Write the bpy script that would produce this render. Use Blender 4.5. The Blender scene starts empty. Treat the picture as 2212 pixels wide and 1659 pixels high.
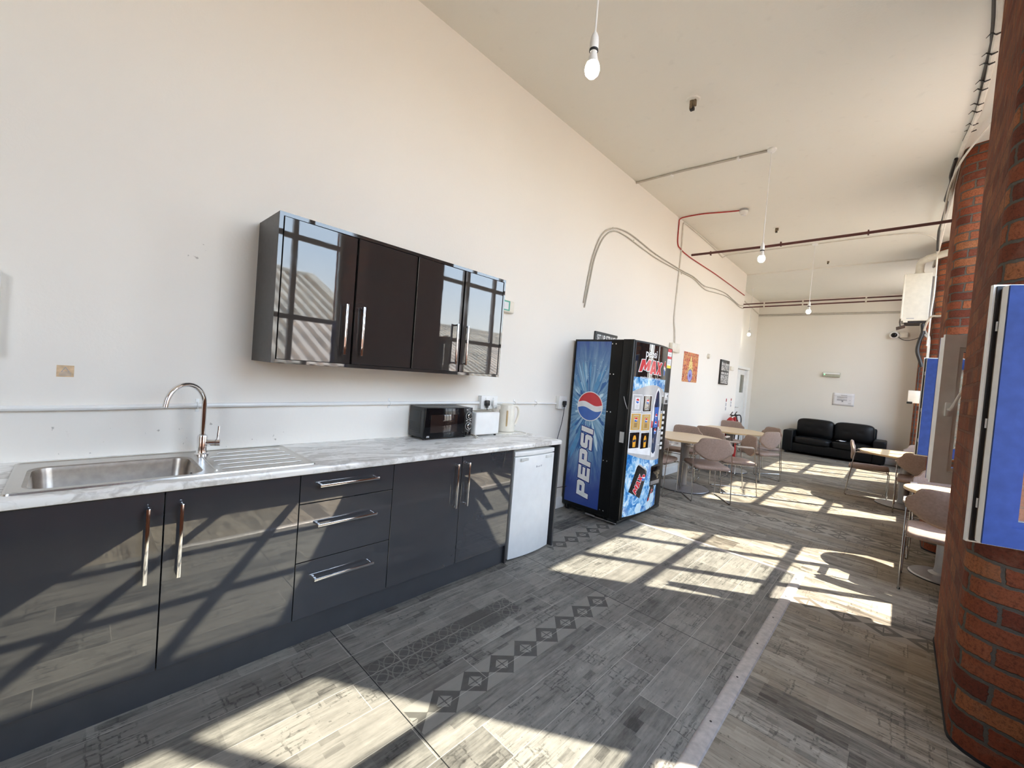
import bpy, bmesh, math, random
from mathutils import Vector, Matrix
random.seed(11)
PI = math.pi
sc = bpy.context.scene
COL = sc.collection

# ------------------------------------------------------------------ camera
F_PX, YAW, PITCH, ROLL = 893.62, 0.7557, -0.0281, 0.0794
cam_d = bpy.data.cameras.new('camera'); cam = bpy.data.objects.new('camera', cam_d); COL.objects.link(cam)
cam_d.sensor_fit = 'HORIZONTAL'; cam_d.sensor_width = 36.0; cam_d.lens = F_PX / 2212 * 36.0
cam_d.clip_start = 0.02; cam_d.clip_end = 400
_f = Vector((-math.sin(YAW) * math.cos(PITCH), math.cos(YAW) * math.cos(PITCH), math.sin(PITCH)))
_r = Vector((math.cos(YAW), math.sin(YAW), 0)); _u = _r.cross(_f)
_r2 = math.cos(ROLL) * _r + math.sin(ROLL) * _u; _u2 = -math.sin(ROLL) * _r + math.cos(ROLL) * _u
cam.matrix_world = Matrix(((_r2.x, _u2.x, -_f.x, 2.6725), (_r2.y, _u2.y, -_f.y, 0.0), (_r2.z, _u2.z, -_f.z, 1.451), (0, 0, 0, 1)))
sc.camera = cam

# ------------------------------------------------------------------ light and exposure
sc.view_settings.view_transform = 'Standard'; sc.view_settings.look = 'None'
sc.view_settings.gamma = 1.0; sc.view_settings.exposure = 0.0; sc.view_settings.use_curve_mapping = False
SUN_DIR = Vector((-0.69, -0.445, -1.0)).normalized()
SUN_STRENGTH, SKY_STRENGTH = 24.0, 13.5
sd = bpy.data.lights.new('sun', 'SUN'); sd.energy = SUN_STRENGTH; sd.angle = math.radians(0.55); sd.color = (1.0, 0.93, 0.80)
so = bpy.data.objects.new('sun', sd); COL.objects.link(so); so.rotation_euler = SUN_DIR.to_track_quat('-Z', 'Y').to_euler(); so.location = (12, 8, 14)
world = bpy.data.worlds.new('sky'); sc.world = world; world.use_nodes = True
wt = world.node_tree; wt.nodes.clear()
w_out = wt.nodes.new('ShaderNodeOutputWorld'); w_bg = wt.nodes.new('ShaderNodeBackground')
w_tc = wt.nodes.new('ShaderNodeTexCoord'); w_sep = wt.nodes.new('ShaderNodeSeparateXYZ'); w_ramp = wt.nodes.new('ShaderNodeValToRGB')
wt.links.new(w_tc.outputs['Generated'], w_sep.inputs[0]); wt.links.new(w_sep.outputs['Z'], w_ramp.inputs[0])
w_ramp.color_ramp.elements[0].position = 0.0; w_ramp.color_ramp.elements[0].color = (0.97, 0.93, 0.87, 1)
w_ramp.color_ramp.elements[1].position = 0.75; w_ramp.color_ramp.elements[1].color = (0.42, 0.56, 0.82, 1)
_e = w_ramp.color_ramp.elements.new(0.22); _e.color = (0.62, 0.74, 0.92, 1)
wt.links.new(w_ramp.outputs[0], w_bg.inputs[0]); w_bg.inputs[1].default_value = SKY_STRENGTH; wt.links.new(w_bg.outputs[0], w_out.inputs[0])
WIN_Y = [-3.30, 0.83, 4.10, 7.37, 10.64]            # daylight opening of every window: y .. y + 1.65; first is unseen, added to brighten the left wall
for _i, _y in enumerate(WIN_Y):                      # portals guide the sampling of the sky through the openings
    _l = bpy.data.lights.new('window_portal', 'AREA'); _l.shape = 'RECTANGLE'; _l.size = 1.7; _l.size_y = 2.95; _l.cycles.is_portal = True
    _o = bpy.data.objects.new('window_portal', _l); COL.objects.link(_o)
    _o.matrix_world = Matrix(((0, 0, 1, 3.46), (1, 0, 0, _y + 0.825), (0, 1, 0, 2.345), (0, 0, 0, 1)))
cy = sc.cycles
cy.max_bounces = 9; cy.diffuse_bounces = 5; cy.glossy_bounces = 4; cy.transmission_bounces = 6; cy.transparent_max_bounces = 12
cy.caustics_reflective = False; cy.caustics_refractive = False; cy.sample_clamp_indirect = 8.0

# ------------------------------------------------------------------ material helpers
class NT:
    def __init__(s, name):
        s.mat = bpy.data.materials.new(name); s.mat.use_nodes = True
        s.t = s.mat.node_tree; s.t.nodes.clear()
        s.out = s.t.nodes.new('ShaderNodeOutputMaterial'); s.b = s.t.nodes.new('ShaderNodeBsdfPrincipled')
        s.t.links.new(s.b.outputs[0], s.out.inputs[0])
    def put(s, sock, v):
        if hasattr(v, 'is_linked') or isinstance(v, bpy.types.NodeSocket): s.t.links.new(v, sock)
        elif isinstance(v, (tuple, list)) and len(v) == 3 and sock.type == 'RGBA': sock.default_value = (*v, 1)
        else: sock.default_value = v
    def m(s, op, a, b=0.0, c=None):
        n = s.t.nodes.new('ShaderNodeMath'); n.operation = op
        s.put(n.inputs[0], a); s.put(n.inputs[1], b)
        if c is not None: s.put(n.inputs[2], c)
        return n.outputs[0]
    def mix(s, f, a, b, bt='MIX'):
        n = s.t.nodes.new('ShaderNodeMix'); n.data_type = 'RGBA'; n.blend_type = bt
        s.put(n.inputs[0], f); s.put(n.inputs[6], a); s.put(n.inputs[7], b); return n.outputs[2]
    def pos(s):
        return s.t.nodes.new('ShaderNodeNewGeometry').outputs['Position']
    def obj(s):
        return s.t.nodes.new('ShaderNodeTexCoord').outputs['Object']
    def uv(s):
        return s.t.nodes.new('ShaderNodeTexCoord').outputs['UV']
    def sep(s, v):
        n = s.t.nodes.new('ShaderNodeSeparateXYZ'); s.t.links.new(v, n.inputs[0]); return n.outputs
    def comb(s, x, y, z=0.0):
        n = s.t.nodes.new('ShaderNodeCombineXYZ'); s.put(n.inputs[0], x); s.put(n.inputs[1], y); s.put(n.inputs[2], z); return n.outputs[0]
    def vmul(s, v, k):
        n = s.t.nodes.new('ShaderNodeVectorMath'); n.operation = 'MULTIPLY'; s.put(n.inputs[0], v); n.inputs[1].default_value = k; return n.outputs[0]
    def noise(s, v, scale=5, detail=3, rough=0.5, dist=0.0):
        n = s.t.nodes.new('ShaderNodeTexNoise'); s.t.links.new(v, n.inputs['Vector'])
        n.inputs['Scale'].default_value = scale; n.inputs['Detail'].default_value = detail; n.inputs['Roughness'].default_value = rough; n.inputs['Distortion'].default_value = dist
        return n.outputs[0]
    def white(s, v):
        n = s.t.nodes.new('ShaderNodeTexWhiteNoise'); n.noise_dimensions = '3D'; s.t.links.new(v, n.inputs['Vector']); return n.outputs[0]
    def voro(s, v, scale, feature='F1', out='Distance'):
        n = s.t.nodes.new('ShaderNodeTexVoronoi'); n.feature = feature; s.t.links.new(v, n.inputs['Vector']); n.inputs['Scale'].default_value = scale; return n.outputs[out]
    def brick(s, v, bw, rh, mort, off=0.5, sq=1.0, c1=(1, 1, 1), c2=(0, 0, 0), mc=(0, 0, 0), smooth=0.1, bias=0.0):
        n = s.t.nodes.new('ShaderNodeTexBrick'); s.t.links.new(v, n.inputs['Vector']); n.offset = off; n.squash = sq
        n.inputs['Scale'].default_value = 1; n.inputs['Brick Width'].default_value = bw; n.inputs['Row Height'].default_value = rh
        n.inputs['Mortar Size'].default_value = mort; n.inputs['Mortar Smooth'].default_value = smooth; n.inputs['Bias'].default_value = bias
        s.put(n.inputs['Color1'], c1); s.put(n.inputs['Color2'], c2); s.put(n.inputs['Mortar'], mc)
        return n.outputs['Color'], n.outputs['Fac']
    def ramp(s, f, stops):
        n = s.t.nodes.new('ShaderNodeValToRGB'); s.put(n.inputs[0], f); cr = n.color_ramp
        while len(cr.elements) < len(stops): cr.elements.new(0.5)
        for e, (p, c) in zip(cr.elements, stops):
            e.position = p; e.color = (*c, 1) if isinstance(c, (tuple, list)) else (c, c, c, 1)
        return n.outputs[0]
    def bump(s, h, strength=0.2, dist=0.01):
        n = s.t.nodes.new('ShaderNodeBump'); s.put(n.inputs['Height'], h); n.inputs['Strength'].default_value = strength; n.inputs['Distance'].default_value = dist
        s.t.links.new(n.outputs[0], s.b.inputs['Normal'])
    def set(s, **k):
        for a, v in k.items():
            s.put(s.b.inputs[{'col': 'Base Color', 'rough': 'Roughness', 'metal': 'Metallic', 'ior': 'IOR', 'coat': 'Coat Weight', 'crough': 'Coat Roughness', 'spec': 'Specular IOR Level', 'ecol': 'Emission Color', 'estr': 'Emission Strength', 'trans': 'Transmission Weight', 'sheen': 'Sheen Weight', 'alpha': 'Alpha'}[a]], v)
        return s.mat

def plain(name, col, rough=0.5, metal=0.0, var=0.08, scale=14, bump=0.0, bscale=120, ior=1.5, coat=0.0):
    """a colour with a little procedural unevenness in tone and gloss"""
    n = NT(name); p = n.obj(); k = n.noise(p, scale, 4)
    c = n.mix(n.ramp(k, [(0.3, 0.0), (0.7, 1.0)]), tuple(max(0, x * (1 - var)) for x in col), tuple(min(1, x * (1 + var)) for x in col))
    r = n.m('ADD', rough - 0.04, n.m('MULTIPLY', n.noise(p, scale * 3, 2), 0.08))
    if bump: n.bump(n.noise(p, bscale, 4), bump, 0.004)
    n.set(col=c, rough=r, metal=metal, ior=ior, coat=coat); return n.mat

# ------------------------------------------------------------------ geometry helpers
class G:
    """collects shapes into one mesh; every shape carries a material"""
    def __init__(s):
        s.bm = bmesh.new(); s.mats = []; s.uvl = None
    def mi(s, mat):
        if mat not in s.mats: s.mats.append(mat)
        return s.mats.index(mat)
    def merge(s, tb, mat, M=None):
        i = s.mi(mat)
        if M is not None: bmesh.ops.transform(tb, matrix=M, verts=tb.verts)
        vm = {v: s.bm.verts.new(v.co) for v in tb.verts}
        for f in tb.faces:
            try: nf = s.bm.faces.new([vm[v] for v in f.verts])
            except ValueError: continue
            nf.material_index = i; nf.smooth = True
        tb.free(); return s
    def box(s, lo, hi, mat, bev=0.0, seg=2, M=None):
        tb = bmesh.new(); bmesh.ops.create_cube(tb, size=1)
        d = [hi[i] - lo[i] for i in range(3)]
        for v in tb.verts: v.co = Vector([lo[i] + (v.co[i] + 0.5) * d[i] for i in range(3)])
        if bev > 0: bmesh.ops.bevel(tb, geom=tb.edges[:], offset=min(bev, min(abs(x) for x in d) * 0.49), segments=seg, profile=0.5, affect='EDGES')
        return s.merge(tb, mat, M)
    def rings(s, loops, mat, cap0=True, cap1=True, closed=True, M=None):
        tb = bmesh.new(); R = [[tb.verts.new(p) for p in L] for L in loops]; n = len(loops[0])
        for a, b in zip(R, R[1:]):
            for k in range(n if closed else n - 1):
                q = [a[k], a[(k + 1) % n], b[(k + 1) % n], b[k]]
                try: tb.faces.new(q)
                except ValueError: pass
        if cap0: tb.faces.new(R[0][::-1])
        if cap1: tb.faces.new(R[-1])
        bmesh.ops.remove_doubles(tb, verts=tb.verts, dist=1e-6)
        bmesh.ops.recalc_face_normals(tb, faces=tb.faces)
        return s.merge(tb, mat, M)
    def tube(s, pts, r, mat, n=8, closed=False, cap=True, M=None):
        P = [Vector(p) for p in pts]; rr = r if isinstance(r, (list, tuple)) else [r] * len(P)
        T = []
        for i in range(len(P)):
            a = P[i - 1] if (i or closed) else P[i]; b = P[(i + 1) % len(P)] if (i < len(P) - 1 or closed) else P[i]
            T.append((b - a).normalized())
        ref = Vector((0, 0, 1)) if abs(T[0].z) < 0.9 else Vector((1, 0, 0))
        u = T[0].cross(ref).normalized(); loops = []
        for p, t, q in zip(P, T, rr):
            u = (u - t * u.dot(t)); u = u.normalized() if u.length > 1e-6 else t.orthogonal().normalized(); v = t.cross(u)
            loops.append([p + (u * math.cos(2 * PI * k / n) + v * math.sin(2 * PI * k / n)) * q for k in range(n)])
        if closed: loops.append(loops[0]); cap = False
        return s.rings(loops, mat, cap, cap, True, M)
    def lathe(s, prof, mat, n=24, M=None, cap0=False, cap1=False):
        loops = [[(r * math.cos(2 * PI * k / n), r * math.sin(2 * PI * k / n), z) for k in range(n)] for r, z in prof]
        return s.rings(loops, mat, cap0, cap1, True, M)
    def prism(s, poly, z0, z1, mat, M=None, bev=0.0, seg=2):
        tb = bmesh.new()
        a = [tb.verts.new((x, y, z0)) for x, y in poly]; b = [tb.verts.new((x, y, z1)) for x, y in poly]; n = len(poly)
        for k in range(n): tb.faces.new([a[k], a[(k + 1) % n], b[(k + 1) % n], b[k]])
        f0 = tb.faces.new(a[::-1]); f1 = tb.faces.new(b)
        bmesh.ops.recalc_face_normals(tb, faces=tb.faces)
        if bev > 0:
            es = [e for e in tb.edges if (f0 in e.link_faces) or (f1 in e.link_faces)]
            bmesh.ops.bevel(tb, geom=es, offset=bev, segments=seg, profile=0.5, affect='EDGES')
        return s.merge(tb, mat, M)
    def quad(s, pts, mat):
        tb = bmesh.new(); tb.faces.new([tb.verts.new(p) for p in pts]); return s.merge(tb, mat)
    def finish(s, name, parent=None, world=False, sharp=35, loc=None, label=None, recalc=False):
        me = bpy.data.meshes.new(name)
        if recalc: bmesh.ops.recalc_face_normals(s.bm, faces=s.bm.faces)
        off = None
        if world and parent is not None:
            acc = Matrix.Identity(4); q = parent
            while q is not None: acc = q.matrix_basis @ acc; q = q.parent
            off = acc.inverted()
        elif loc is not None: off = Matrix.Translation(-Vector(loc))
        if off is not None: bmesh.ops.transform(s.bm, matrix=off, verts=s.bm.verts)
        s.bm.to_mesh(me); s.bm.free()
        for m in s.mats: me.materials.append(m)
        me.set_sharp_from_angle(angle=math.radians(sharp))
        o = bpy.data.objects.new(name, me); COL.objects.link(o)
        if parent is not None: o.parent = parent
        if loc is not None: o.location = loc
        if label: o['label'] = label
        return o

def tag(o, label, cat, group=None):
    o['label'] = label; o['category'] = cat
    if group: o['group'] = group
    return o
def struct(o):
    o['kind'] = 'structure'; return o
def thing(name, label, cat, loc=(0, 0, 0), rotz=0.0, group=None):
    o = bpy.data.objects.new(name, None); COL.objects.link(o); o.empty_display_size = 0.1
    o.matrix_basis = Matrix.Translation(Vector(loc)) @ Matrix.Rotation(rotz, 4, 'Z')
    return tag(o, label, cat, group)
def copy_tree(o, parent=None):
    c = o.copy(); COL.objects.link(c)
    if parent is not None: c.parent = parent
    for ch in list(o.children): copy_tree(ch, c)
    return c
def Mx(axis_z, origin=(0, 0, 0), axis_x=None):
    z = Vector(axis_z).normalized(); x = Vector(axis_x) if axis_x is not None else (Vector((0, 0, 1)).cross(z) if abs(z.z) < 0.9 else Vector((1, 0, 0)))
    x = (x - z * x.dot(z)).normalized(); y = z.cross(x)
    return Matrix(((x.x, y.x, z.x, origin[0]), (x.y, y.y, z.y, origin[1]), (x.z, y.z, z.z, origin[2]), (0, 0, 0, 1)))
def arc(c, r, a0, a1, n):
    return [(c[0] + r * math.cos(a0 + (a1 - a0) * k / n), c[1] + r * math.sin(a0 + (a1 - a0) * k / n)) for k in range(n + 1)]
def rrect(x0, y0, x1, y1, r, n=4):
    return arc((x1 - r, y1 - r), r, 0, PI / 2, n) + arc((x0 + r, y1 - r), r, PI / 2, PI, n) + arc((x0 + r, y0 + r), r, PI, 1.5 * PI, n) + arc((x1 - r, y0 + r), r, 1.5 * PI, 2 * PI, n)
def smooth_path(pts, n=6):
    P = [Vector(p) for p in pts]; out = []
    for i in range(len(P) - 1):
        p0 = P[max(i - 1, 0)]; p1 = P[i]; p2 = P[i + 1]; p3 = P[min(i + 2, len(P) - 1)]
        for k in range(n):
            t = k / n
            out.append(0.5 * ((2 * p1) + (p2 - p0) * t + (2 * p0 - 5 * p1 + 4 * p2 - p3) * t * t + (3 * p1 - p0 - 3 * p2 + p3) * t ** 3))
    return out + [P[-1]]
def flat_mesh(kind, data, size=1.0, offset=0.0, align='CENTER', shear=0.0, spacing=1.0):
    """outline shapes or lettering as a flat mesh in its own x, y plane (triangles)"""
    if kind == 'text':
        cu = bpy.data.curves.new('lettering', 'FONT'); cu.body = data; cu.size = size; cu.align_x = align; cu.align_y = 'CENTER'; cu.shear = shear; cu.space_character = spacing
    else:
        cu = bpy.data.curves.new('outline', 'CURVE'); cu.dimensions = '2D'
        for cont in data:
            sp = cu.splines.new('POLY'); sp.points.add(len(cont) - 1); sp.use_cyclic_u = True
            for q, (x, y) in zip(sp.points, cont): q.co = (x * size, y * size, 0, 1)
    cu.fill_mode = 'BOTH' if kind == 'text' else 'BOTH'; cu.offset = offset
    o = bpy.data.objects.new('outline', cu); COL.objects.link(o); dg = bpy.context.evaluated_depsgraph_get()
    me = bpy.data.meshes.new_from_object(o.evaluated_get(dg)); tb = bmesh.new(); tb.from_mesh(me)
    bpy.data.objects.remove(o); bpy.data.meshes.remove(me); bpy.data.curves.remove(cu)
    bmesh.ops.triangulate(tb, faces=tb.faces); return tb
def decal(g, tb, mat, fmap, d, cuts=()):
    """lay a flat mesh on a surface: (x, y) -> fmap(x, y, stand-off)"""
    for c in cuts:
        bmesh.ops.bisect_plane(tb, geom=tb.verts[:] + tb.edges[:] + tb.faces[:], plane_co=(c, 0, 0), plane_no=(1, 0, 0))
    for v in tb.verts: v.co = fmap(v.co.x, v.co.y, d)
    g.merge(tb, mat)
def poly_bm(pts):
    tb = bmesh.new(); tb.faces.new([tb.verts.new((x, y, 0)) for x, y in pts]); bmesh.ops.triangulate(tb, faces=tb.faces); return tb
def move_bm(tb, sx=1.0, sy=None, rot=0.0, at=(0, 0)):
    M = Matrix.Translation((at[0], at[1], 0)) @ Matrix.Rotation(rot, 4, 'Z') @ Matrix.Diagonal((sx, sy if sy else sx, 1, 1)); bmesh.ops.transform(tb, matrix=M, verts=tb.verts); return tb

# ------------------------------------------------------------------ materials
def mat_wall(name, c, dirt):
    n = NT(name); p = n.pos(); big = n.noise(p, 0.6, 3); sm = n.noise(p, 9, 5)
    col = n.mix(n.ramp(big, [(0.3, 0.0), (0.7, 1.0)]), tuple(x * 0.96 for x in c), c)
    col = n.mix(n.m('MULTIPLY', n.ramp(sm, [(0.62, 0.0), (0.8, 1.0)]), dirt), col, tuple(x * 0.7 for x in c))
    s = n.sep(p); low = n.m('MULTIPLY', n.m('LESS_THAN', n.m('ABSOLUTE', n.m('SUBTRACT', s[2], 0.98)), 0.075), n.m('LESS_THAN', s[1], 0.9))
    mid = n.m('MULTIPLY', n.m('LESS_THAN', n.m('ABSOLUTE', n.m('SUBTRACT', s[2], 1.935)), 0.05), n.m('LESS_THAN', n.m('ABSOLUTE', n.m('SUBTRACT', s[1], 0.38)), 0.07))
    sc = n.m('MULTIPLY', n.ramp(n.noise(p, 26, 4, 0.6), [(0.66, 0.0), (0.70, 1.0)]), n.m('MINIMUM', n.m('ADD', low, mid), 1.0))
    col = n.mix(n.m('MULTIPLY', sc, 0.6), col, (0.25, 0.22, 0.19))
    n.bump(n.noise(p, 55, 5, 0.6), 0.12, 0.006)
    return n.set(col=col, rough=0.72)
M_WALL = mat_wall('white_wall_paint', (0.88, 0.845, 0.785), 0.05)
M_CEIL = mat_wall('cream_ceiling_paint', (0.88, 0.87, 0.80), 0.25)
M_FARW = mat_wall('warm_white_wall_paint', (0.84, 0.81, 0.745), 0.05)

def mat_floor(name, along_y, dark, light, warm, strips=None):
    n = NT(name); s = n.sep(n.pos()); u, v = (s[1], s[0]) if along_y else (s[0], s[1])
    W, L = (0.18, 1.22)
    vs = n.m('DIVIDE', n.m('ADD', v, 0.09), W); row = n.m('FLOOR', vs); fv = n.m('FRACT', vs)
    off = n.m('MULTIPLY', n.white(n.comb(row, 3.3, 1.7)), L); us = n.m('DIVIDE', n.m('ADD', u, off), L); colm = n.m('FLOOR', us); fu = n.m('FRACT', us)
    rnd = n.white(n.comb(row, colm, 7.1)); rnd2 = n.white(n.comb(colm, row, 2.2))
    # smaller blocks inside a plank
    bs = n.m('DIVIDE', n.m('ADD', u, n.m('MULTIPLY', rnd, 2.0)), 0.24); blk = n.white(n.comb(row, n.m('FLOOR', bs), 5.5))
    grain = n.noise(n.comb(n.m('MULTIPLY', u, 2.2), n.m('MULTIPLY', v, 34), n.m('MULTIPLY', rnd, 40)), 1.6, 7, 0.65)
    streak = n.noise(n.comb(n.m('MULTIPLY', u, 5), n.m('MULTIPLY', v, 90), n.m('MULTIPLY', rnd, 17)), 1.0, 4, 0.7)
    mott = n.noise(n.comb(n.m('MULTIPLY', u, 9), n.m('MULTIPLY', v, 22), n.m('MULTIPLY', rnd, 9)), 1.0, 6, 0.7)
    r3 = n.m('FLOOR', n.m('DIVIDE', v, 0.045 if not along_y else 0.09)); s3 = n.white(n.comb(r3, n.m('FLOOR', n.m('ADD', n.m('DIVIDE', u, 0.43), n.m('MULTIPLY', n.white(n.comb(r3, 8.8, 1.1)), 5.0))), 4.4))
    r4 = n.m('FLOOR', n.m('DIVIDE', v, 0.03)); s4 = n.white(n.comb(r4, n.m('FLOOR', n.m('ADD', n.m('DIVIDE', u, 0.075), n.m('MULTIPLY', n.white(n.comb(r4, 2.8, 6.1)), 5.0))), 9.4))
    tone = n.m('ADD', n.m('MULTIPLY', rnd, 0.30), n.m('MULTIPLY', n.ramp(grain, [(0.32, 0.0), (0.68, 1.0)]), 0.30))
    tone = n.m('ADD', tone, n.m('MULTIPLY', n.ramp(mott, [(0.30, 0.0), (0.70, 1.0)]), 0.34))
    tone = n.m('ADD', tone, n.m('MULTIPLY', n.m('SUBTRACT', s3, 0.5), 0.14 if along_y else 0.34))
    tone = n.m('ADD', tone, n.m('MULTIPLY', n.m('SUBTRACT', blk, 0.5), n.m('MULTIPLY', n.m('GREATER_THAN', rnd2, 0.5), 0.30)))
    tone = n.m('SUBTRACT', tone, n.m('MULTIPLY', n.m('GREATER_THAN', s4, 0.955), 0.22))
    col = n.ramp(tone, [(0.05, dark), (0.5, tuple((a + b) / 2 for a, b in zip(dark, light))), (0.95, light)])
    col = n.mix(n.m('MULTIPLY', n.ramp(streak, [(0.56, 0.0), (0.68, 1.0)]), 0.6), col, tuple(x * 0.45 for x in dark))
    col = n.mix(n.m('MULTIPLY', n.m('GREATER_THAN', rnd2, 0.72), 0.35), col, warm)
    # printed plan lines and block outlines on some of the planks
    wob = n.m('MULTIPLY', n.noise(n.comb(u, v, 0.3), 25, 2), 0.02)
    _, bf = n.brick(n.comb(n.m('ADD', u, wob), n.m('ADD', v, wob), 0), 0.085, 0.052, 0.004, 0.37, 1.6)
    _, bf2 = n.brick(n.comb(n.m('ADD', v, wob), n.m('ADD', u, wob), 0), 0.034, 0.12, 0.003, 0.61, 2.0)
    patch = n.ramp(n.noise(n.comb(u, v, 9.1), 4.5, 2), [(0.50, 0.0), (0.56, 1.0)])
    lines = n.m('MULTIPLY', n.m('MULTIPLY', n.m('MAXIMUM', bf, bf2), patch), n.m('GREATER_THAN', n.white(n.comb(row, colm, 11.3)), 0.40))
    col = n.mix(n.m('MULTIPLY', n.m('MULTIPLY', lines, n.ramp(n.noise(n.comb(u, v, 2.1), 60, 3), [(0.38, 0.15), (0.6, 1.0)])), 0.62), col, tuple(x * 0.4 for x in dark))
    spots = n.ramp(n.noise(n.comb(n.m('MULTIPLY', u, 1.0), n.m('MULTIPLY', v, 1.0), 0.0), 38, 3, 0.7), [(0.62, 0.0), (0.68, 1.0)])
    col = n.mix(n.m('MULTIPLY', spots, n.m('MULTIPLY', n.m('GREATER_THAN', rnd, 0.45), 0.55)), col, tuple(x * 0.5 for x in dark))
    def span(y0, y1): return n.m('MULTIPLY', n.m('GREATER_THAN', u, y0), n.m('LESS_THAN', u, y1))
    def diamonds(col, cv, hw, per, mask):
        q = n.m('DIVIDE', n.m('SUBTRACT', v, cv), hw) if not isinstance(cv, str) else n.m('MULTIPLY', n.m('SUBTRACT', fv, 0.5), 2.0)
        a = n.m('ABSOLUTE', q); b = n.m('MULTIPLY', n.m('ABSOLUTE', n.m('SUBTRACT', n.m('FRACT', n.m('DIVIDE', u, per)), 0.5)), 2.0)
        d = n.m('ADD', a, b); inside = n.m('LESS_THAN', a, 1.0)
        ring = n.m('MULTIPLY', n.m('GREATER_THAN', d, 0.50), n.m('LESS_THAN', d, 1.0))
        cross = n.m('MAXIMUM', n.m('LESS_THAN', a, 0.035), n.m('LESS_THAN', b, 0.035))
        pat = n.mix(ring, n.mix(cross, tuple(x * 0.82 for x in light), dark), tuple(x * 0.95 for x in dark))
        pat = n.mix(n.m('MULTIPLY', mott, 0.7), pat, tuple((a + b) / 2.4 for a, b in zip(dark, light)))
        return n.mix(n.m('MULTIPLY', inside, mask), col, pat)
    def petals(col, cv, hw, mask):
        q = n.m('SUBTRACT', v, cv); per = 2 * hw
        base = n.mix(n.m('MULTIPLY', streak, 1.2), tuple(x * 0.5 for x in dark), tuple(x * 1.8 for x in dark)); ln = None
        for sh in (0.0, 0.5):
            for vv in (-hw, 0.0, hw):
                du = n.m('MULTIPLY', n.m('SUBTRACT', n.m('FRACT', n.m('ADD', n.m('DIVIDE', u, per), sh)), 0.5), per)
                dv = n.m('SUBTRACT', q, vv); r = n.m('SQRT', n.m('ADD', n.m('MULTIPLY', du, du), n.m('MULTIPLY', dv, dv)))
                k = n.m('LESS_THAN', n.m('ABSOLUTE', n.m('SUBTRACT', r, hw)), 0.003); ln = k if ln is None else n.m('MAXIMUM', ln, k)
        pat = n.mix(n.m('MULTIPLY', ln, n.ramp(n.noise(n.comb(u, v, 7.7), 5, 2), [(0.40, 0.0), (0.56, 0.75)])), base, tuple((a + b) / 2 for a, b in zip(dark, light)))
        return n.mix(n.m('MULTIPLY', n.m('LESS_THAN', n.m('ABSOLUTE', q), hw), mask), col, pat)
    if strips:
        for cv, y0, y1 in strips['diamonds']: col = diamonds(col, cv, 0.080, 0.178, span(y0, y1))
        for cv, y0, y1 in strips['petals']: col = petals(col, cv, 0.082, n.m('MULTIPLY', span(y0, y1), 0.85))
        for y0 in strips['seams']:
            col = n.mix(n.m('LESS_THAN', n.m('ABSOLUTE', n.m('SUBTRACT', u, y0)), 0.0022), col, (0.012, 0.012, 0.012))
    else:
        col = diamonds(col, 'row', 1, 0.20, n.m('MULTIPLY', n.m('GREATER_THAN', rnd2, 0.93), n.m('GREATER_THAN', v, 2.6)))
        col = petals(col, 1.60, 0.075, 0.9)
    seam = n.m('MAXIMUM', n.m('LESS_THAN', n.m('MINIMUM', fv, n.m('SUBTRACT', 1.0, fv)), 0.008), n.m('LESS_THAN', n.m('MINIMUM', fu, n.m('SUBTRACT', 1.0, fu)), 0.0012))
    col = n.mix(n.m('MULTIPLY', seam, 0.45), col, tuple(min(1, x * 1.7) for x in light) if along_y else tuple(x * 0.4 for x in dark))
    n.bump(n.m('ADD', grain, n.m('MULTIPLY', lines, -0.3)), 0.12, 0.004)
    return n.set(col=col, rough=n.m('ADD', 0.42, n.m('MULTIPLY', grain, 0.2)), spec=0.22)
M_FLOORK = mat_floor('grey_printed_plank_vinyl', True, (0.055, 0.051, 0.046), (0.32, 0.298, 0.262), (0.22, 0.20, 0.175),
                     dict(diamonds=((1.33, 0.995, 2.51), (0.62, 2.80, 3.75)), petals=((0.995, 0.99, 1.95),), seams=(0.985, 2.515)))
M_FLOORF = mat_floor('brown_grey_plank_vinyl', False, (0.075, 0.062, 0.049), (0.45, 0.395, 0.32), (0.33, 0.265, 0.185))

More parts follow.
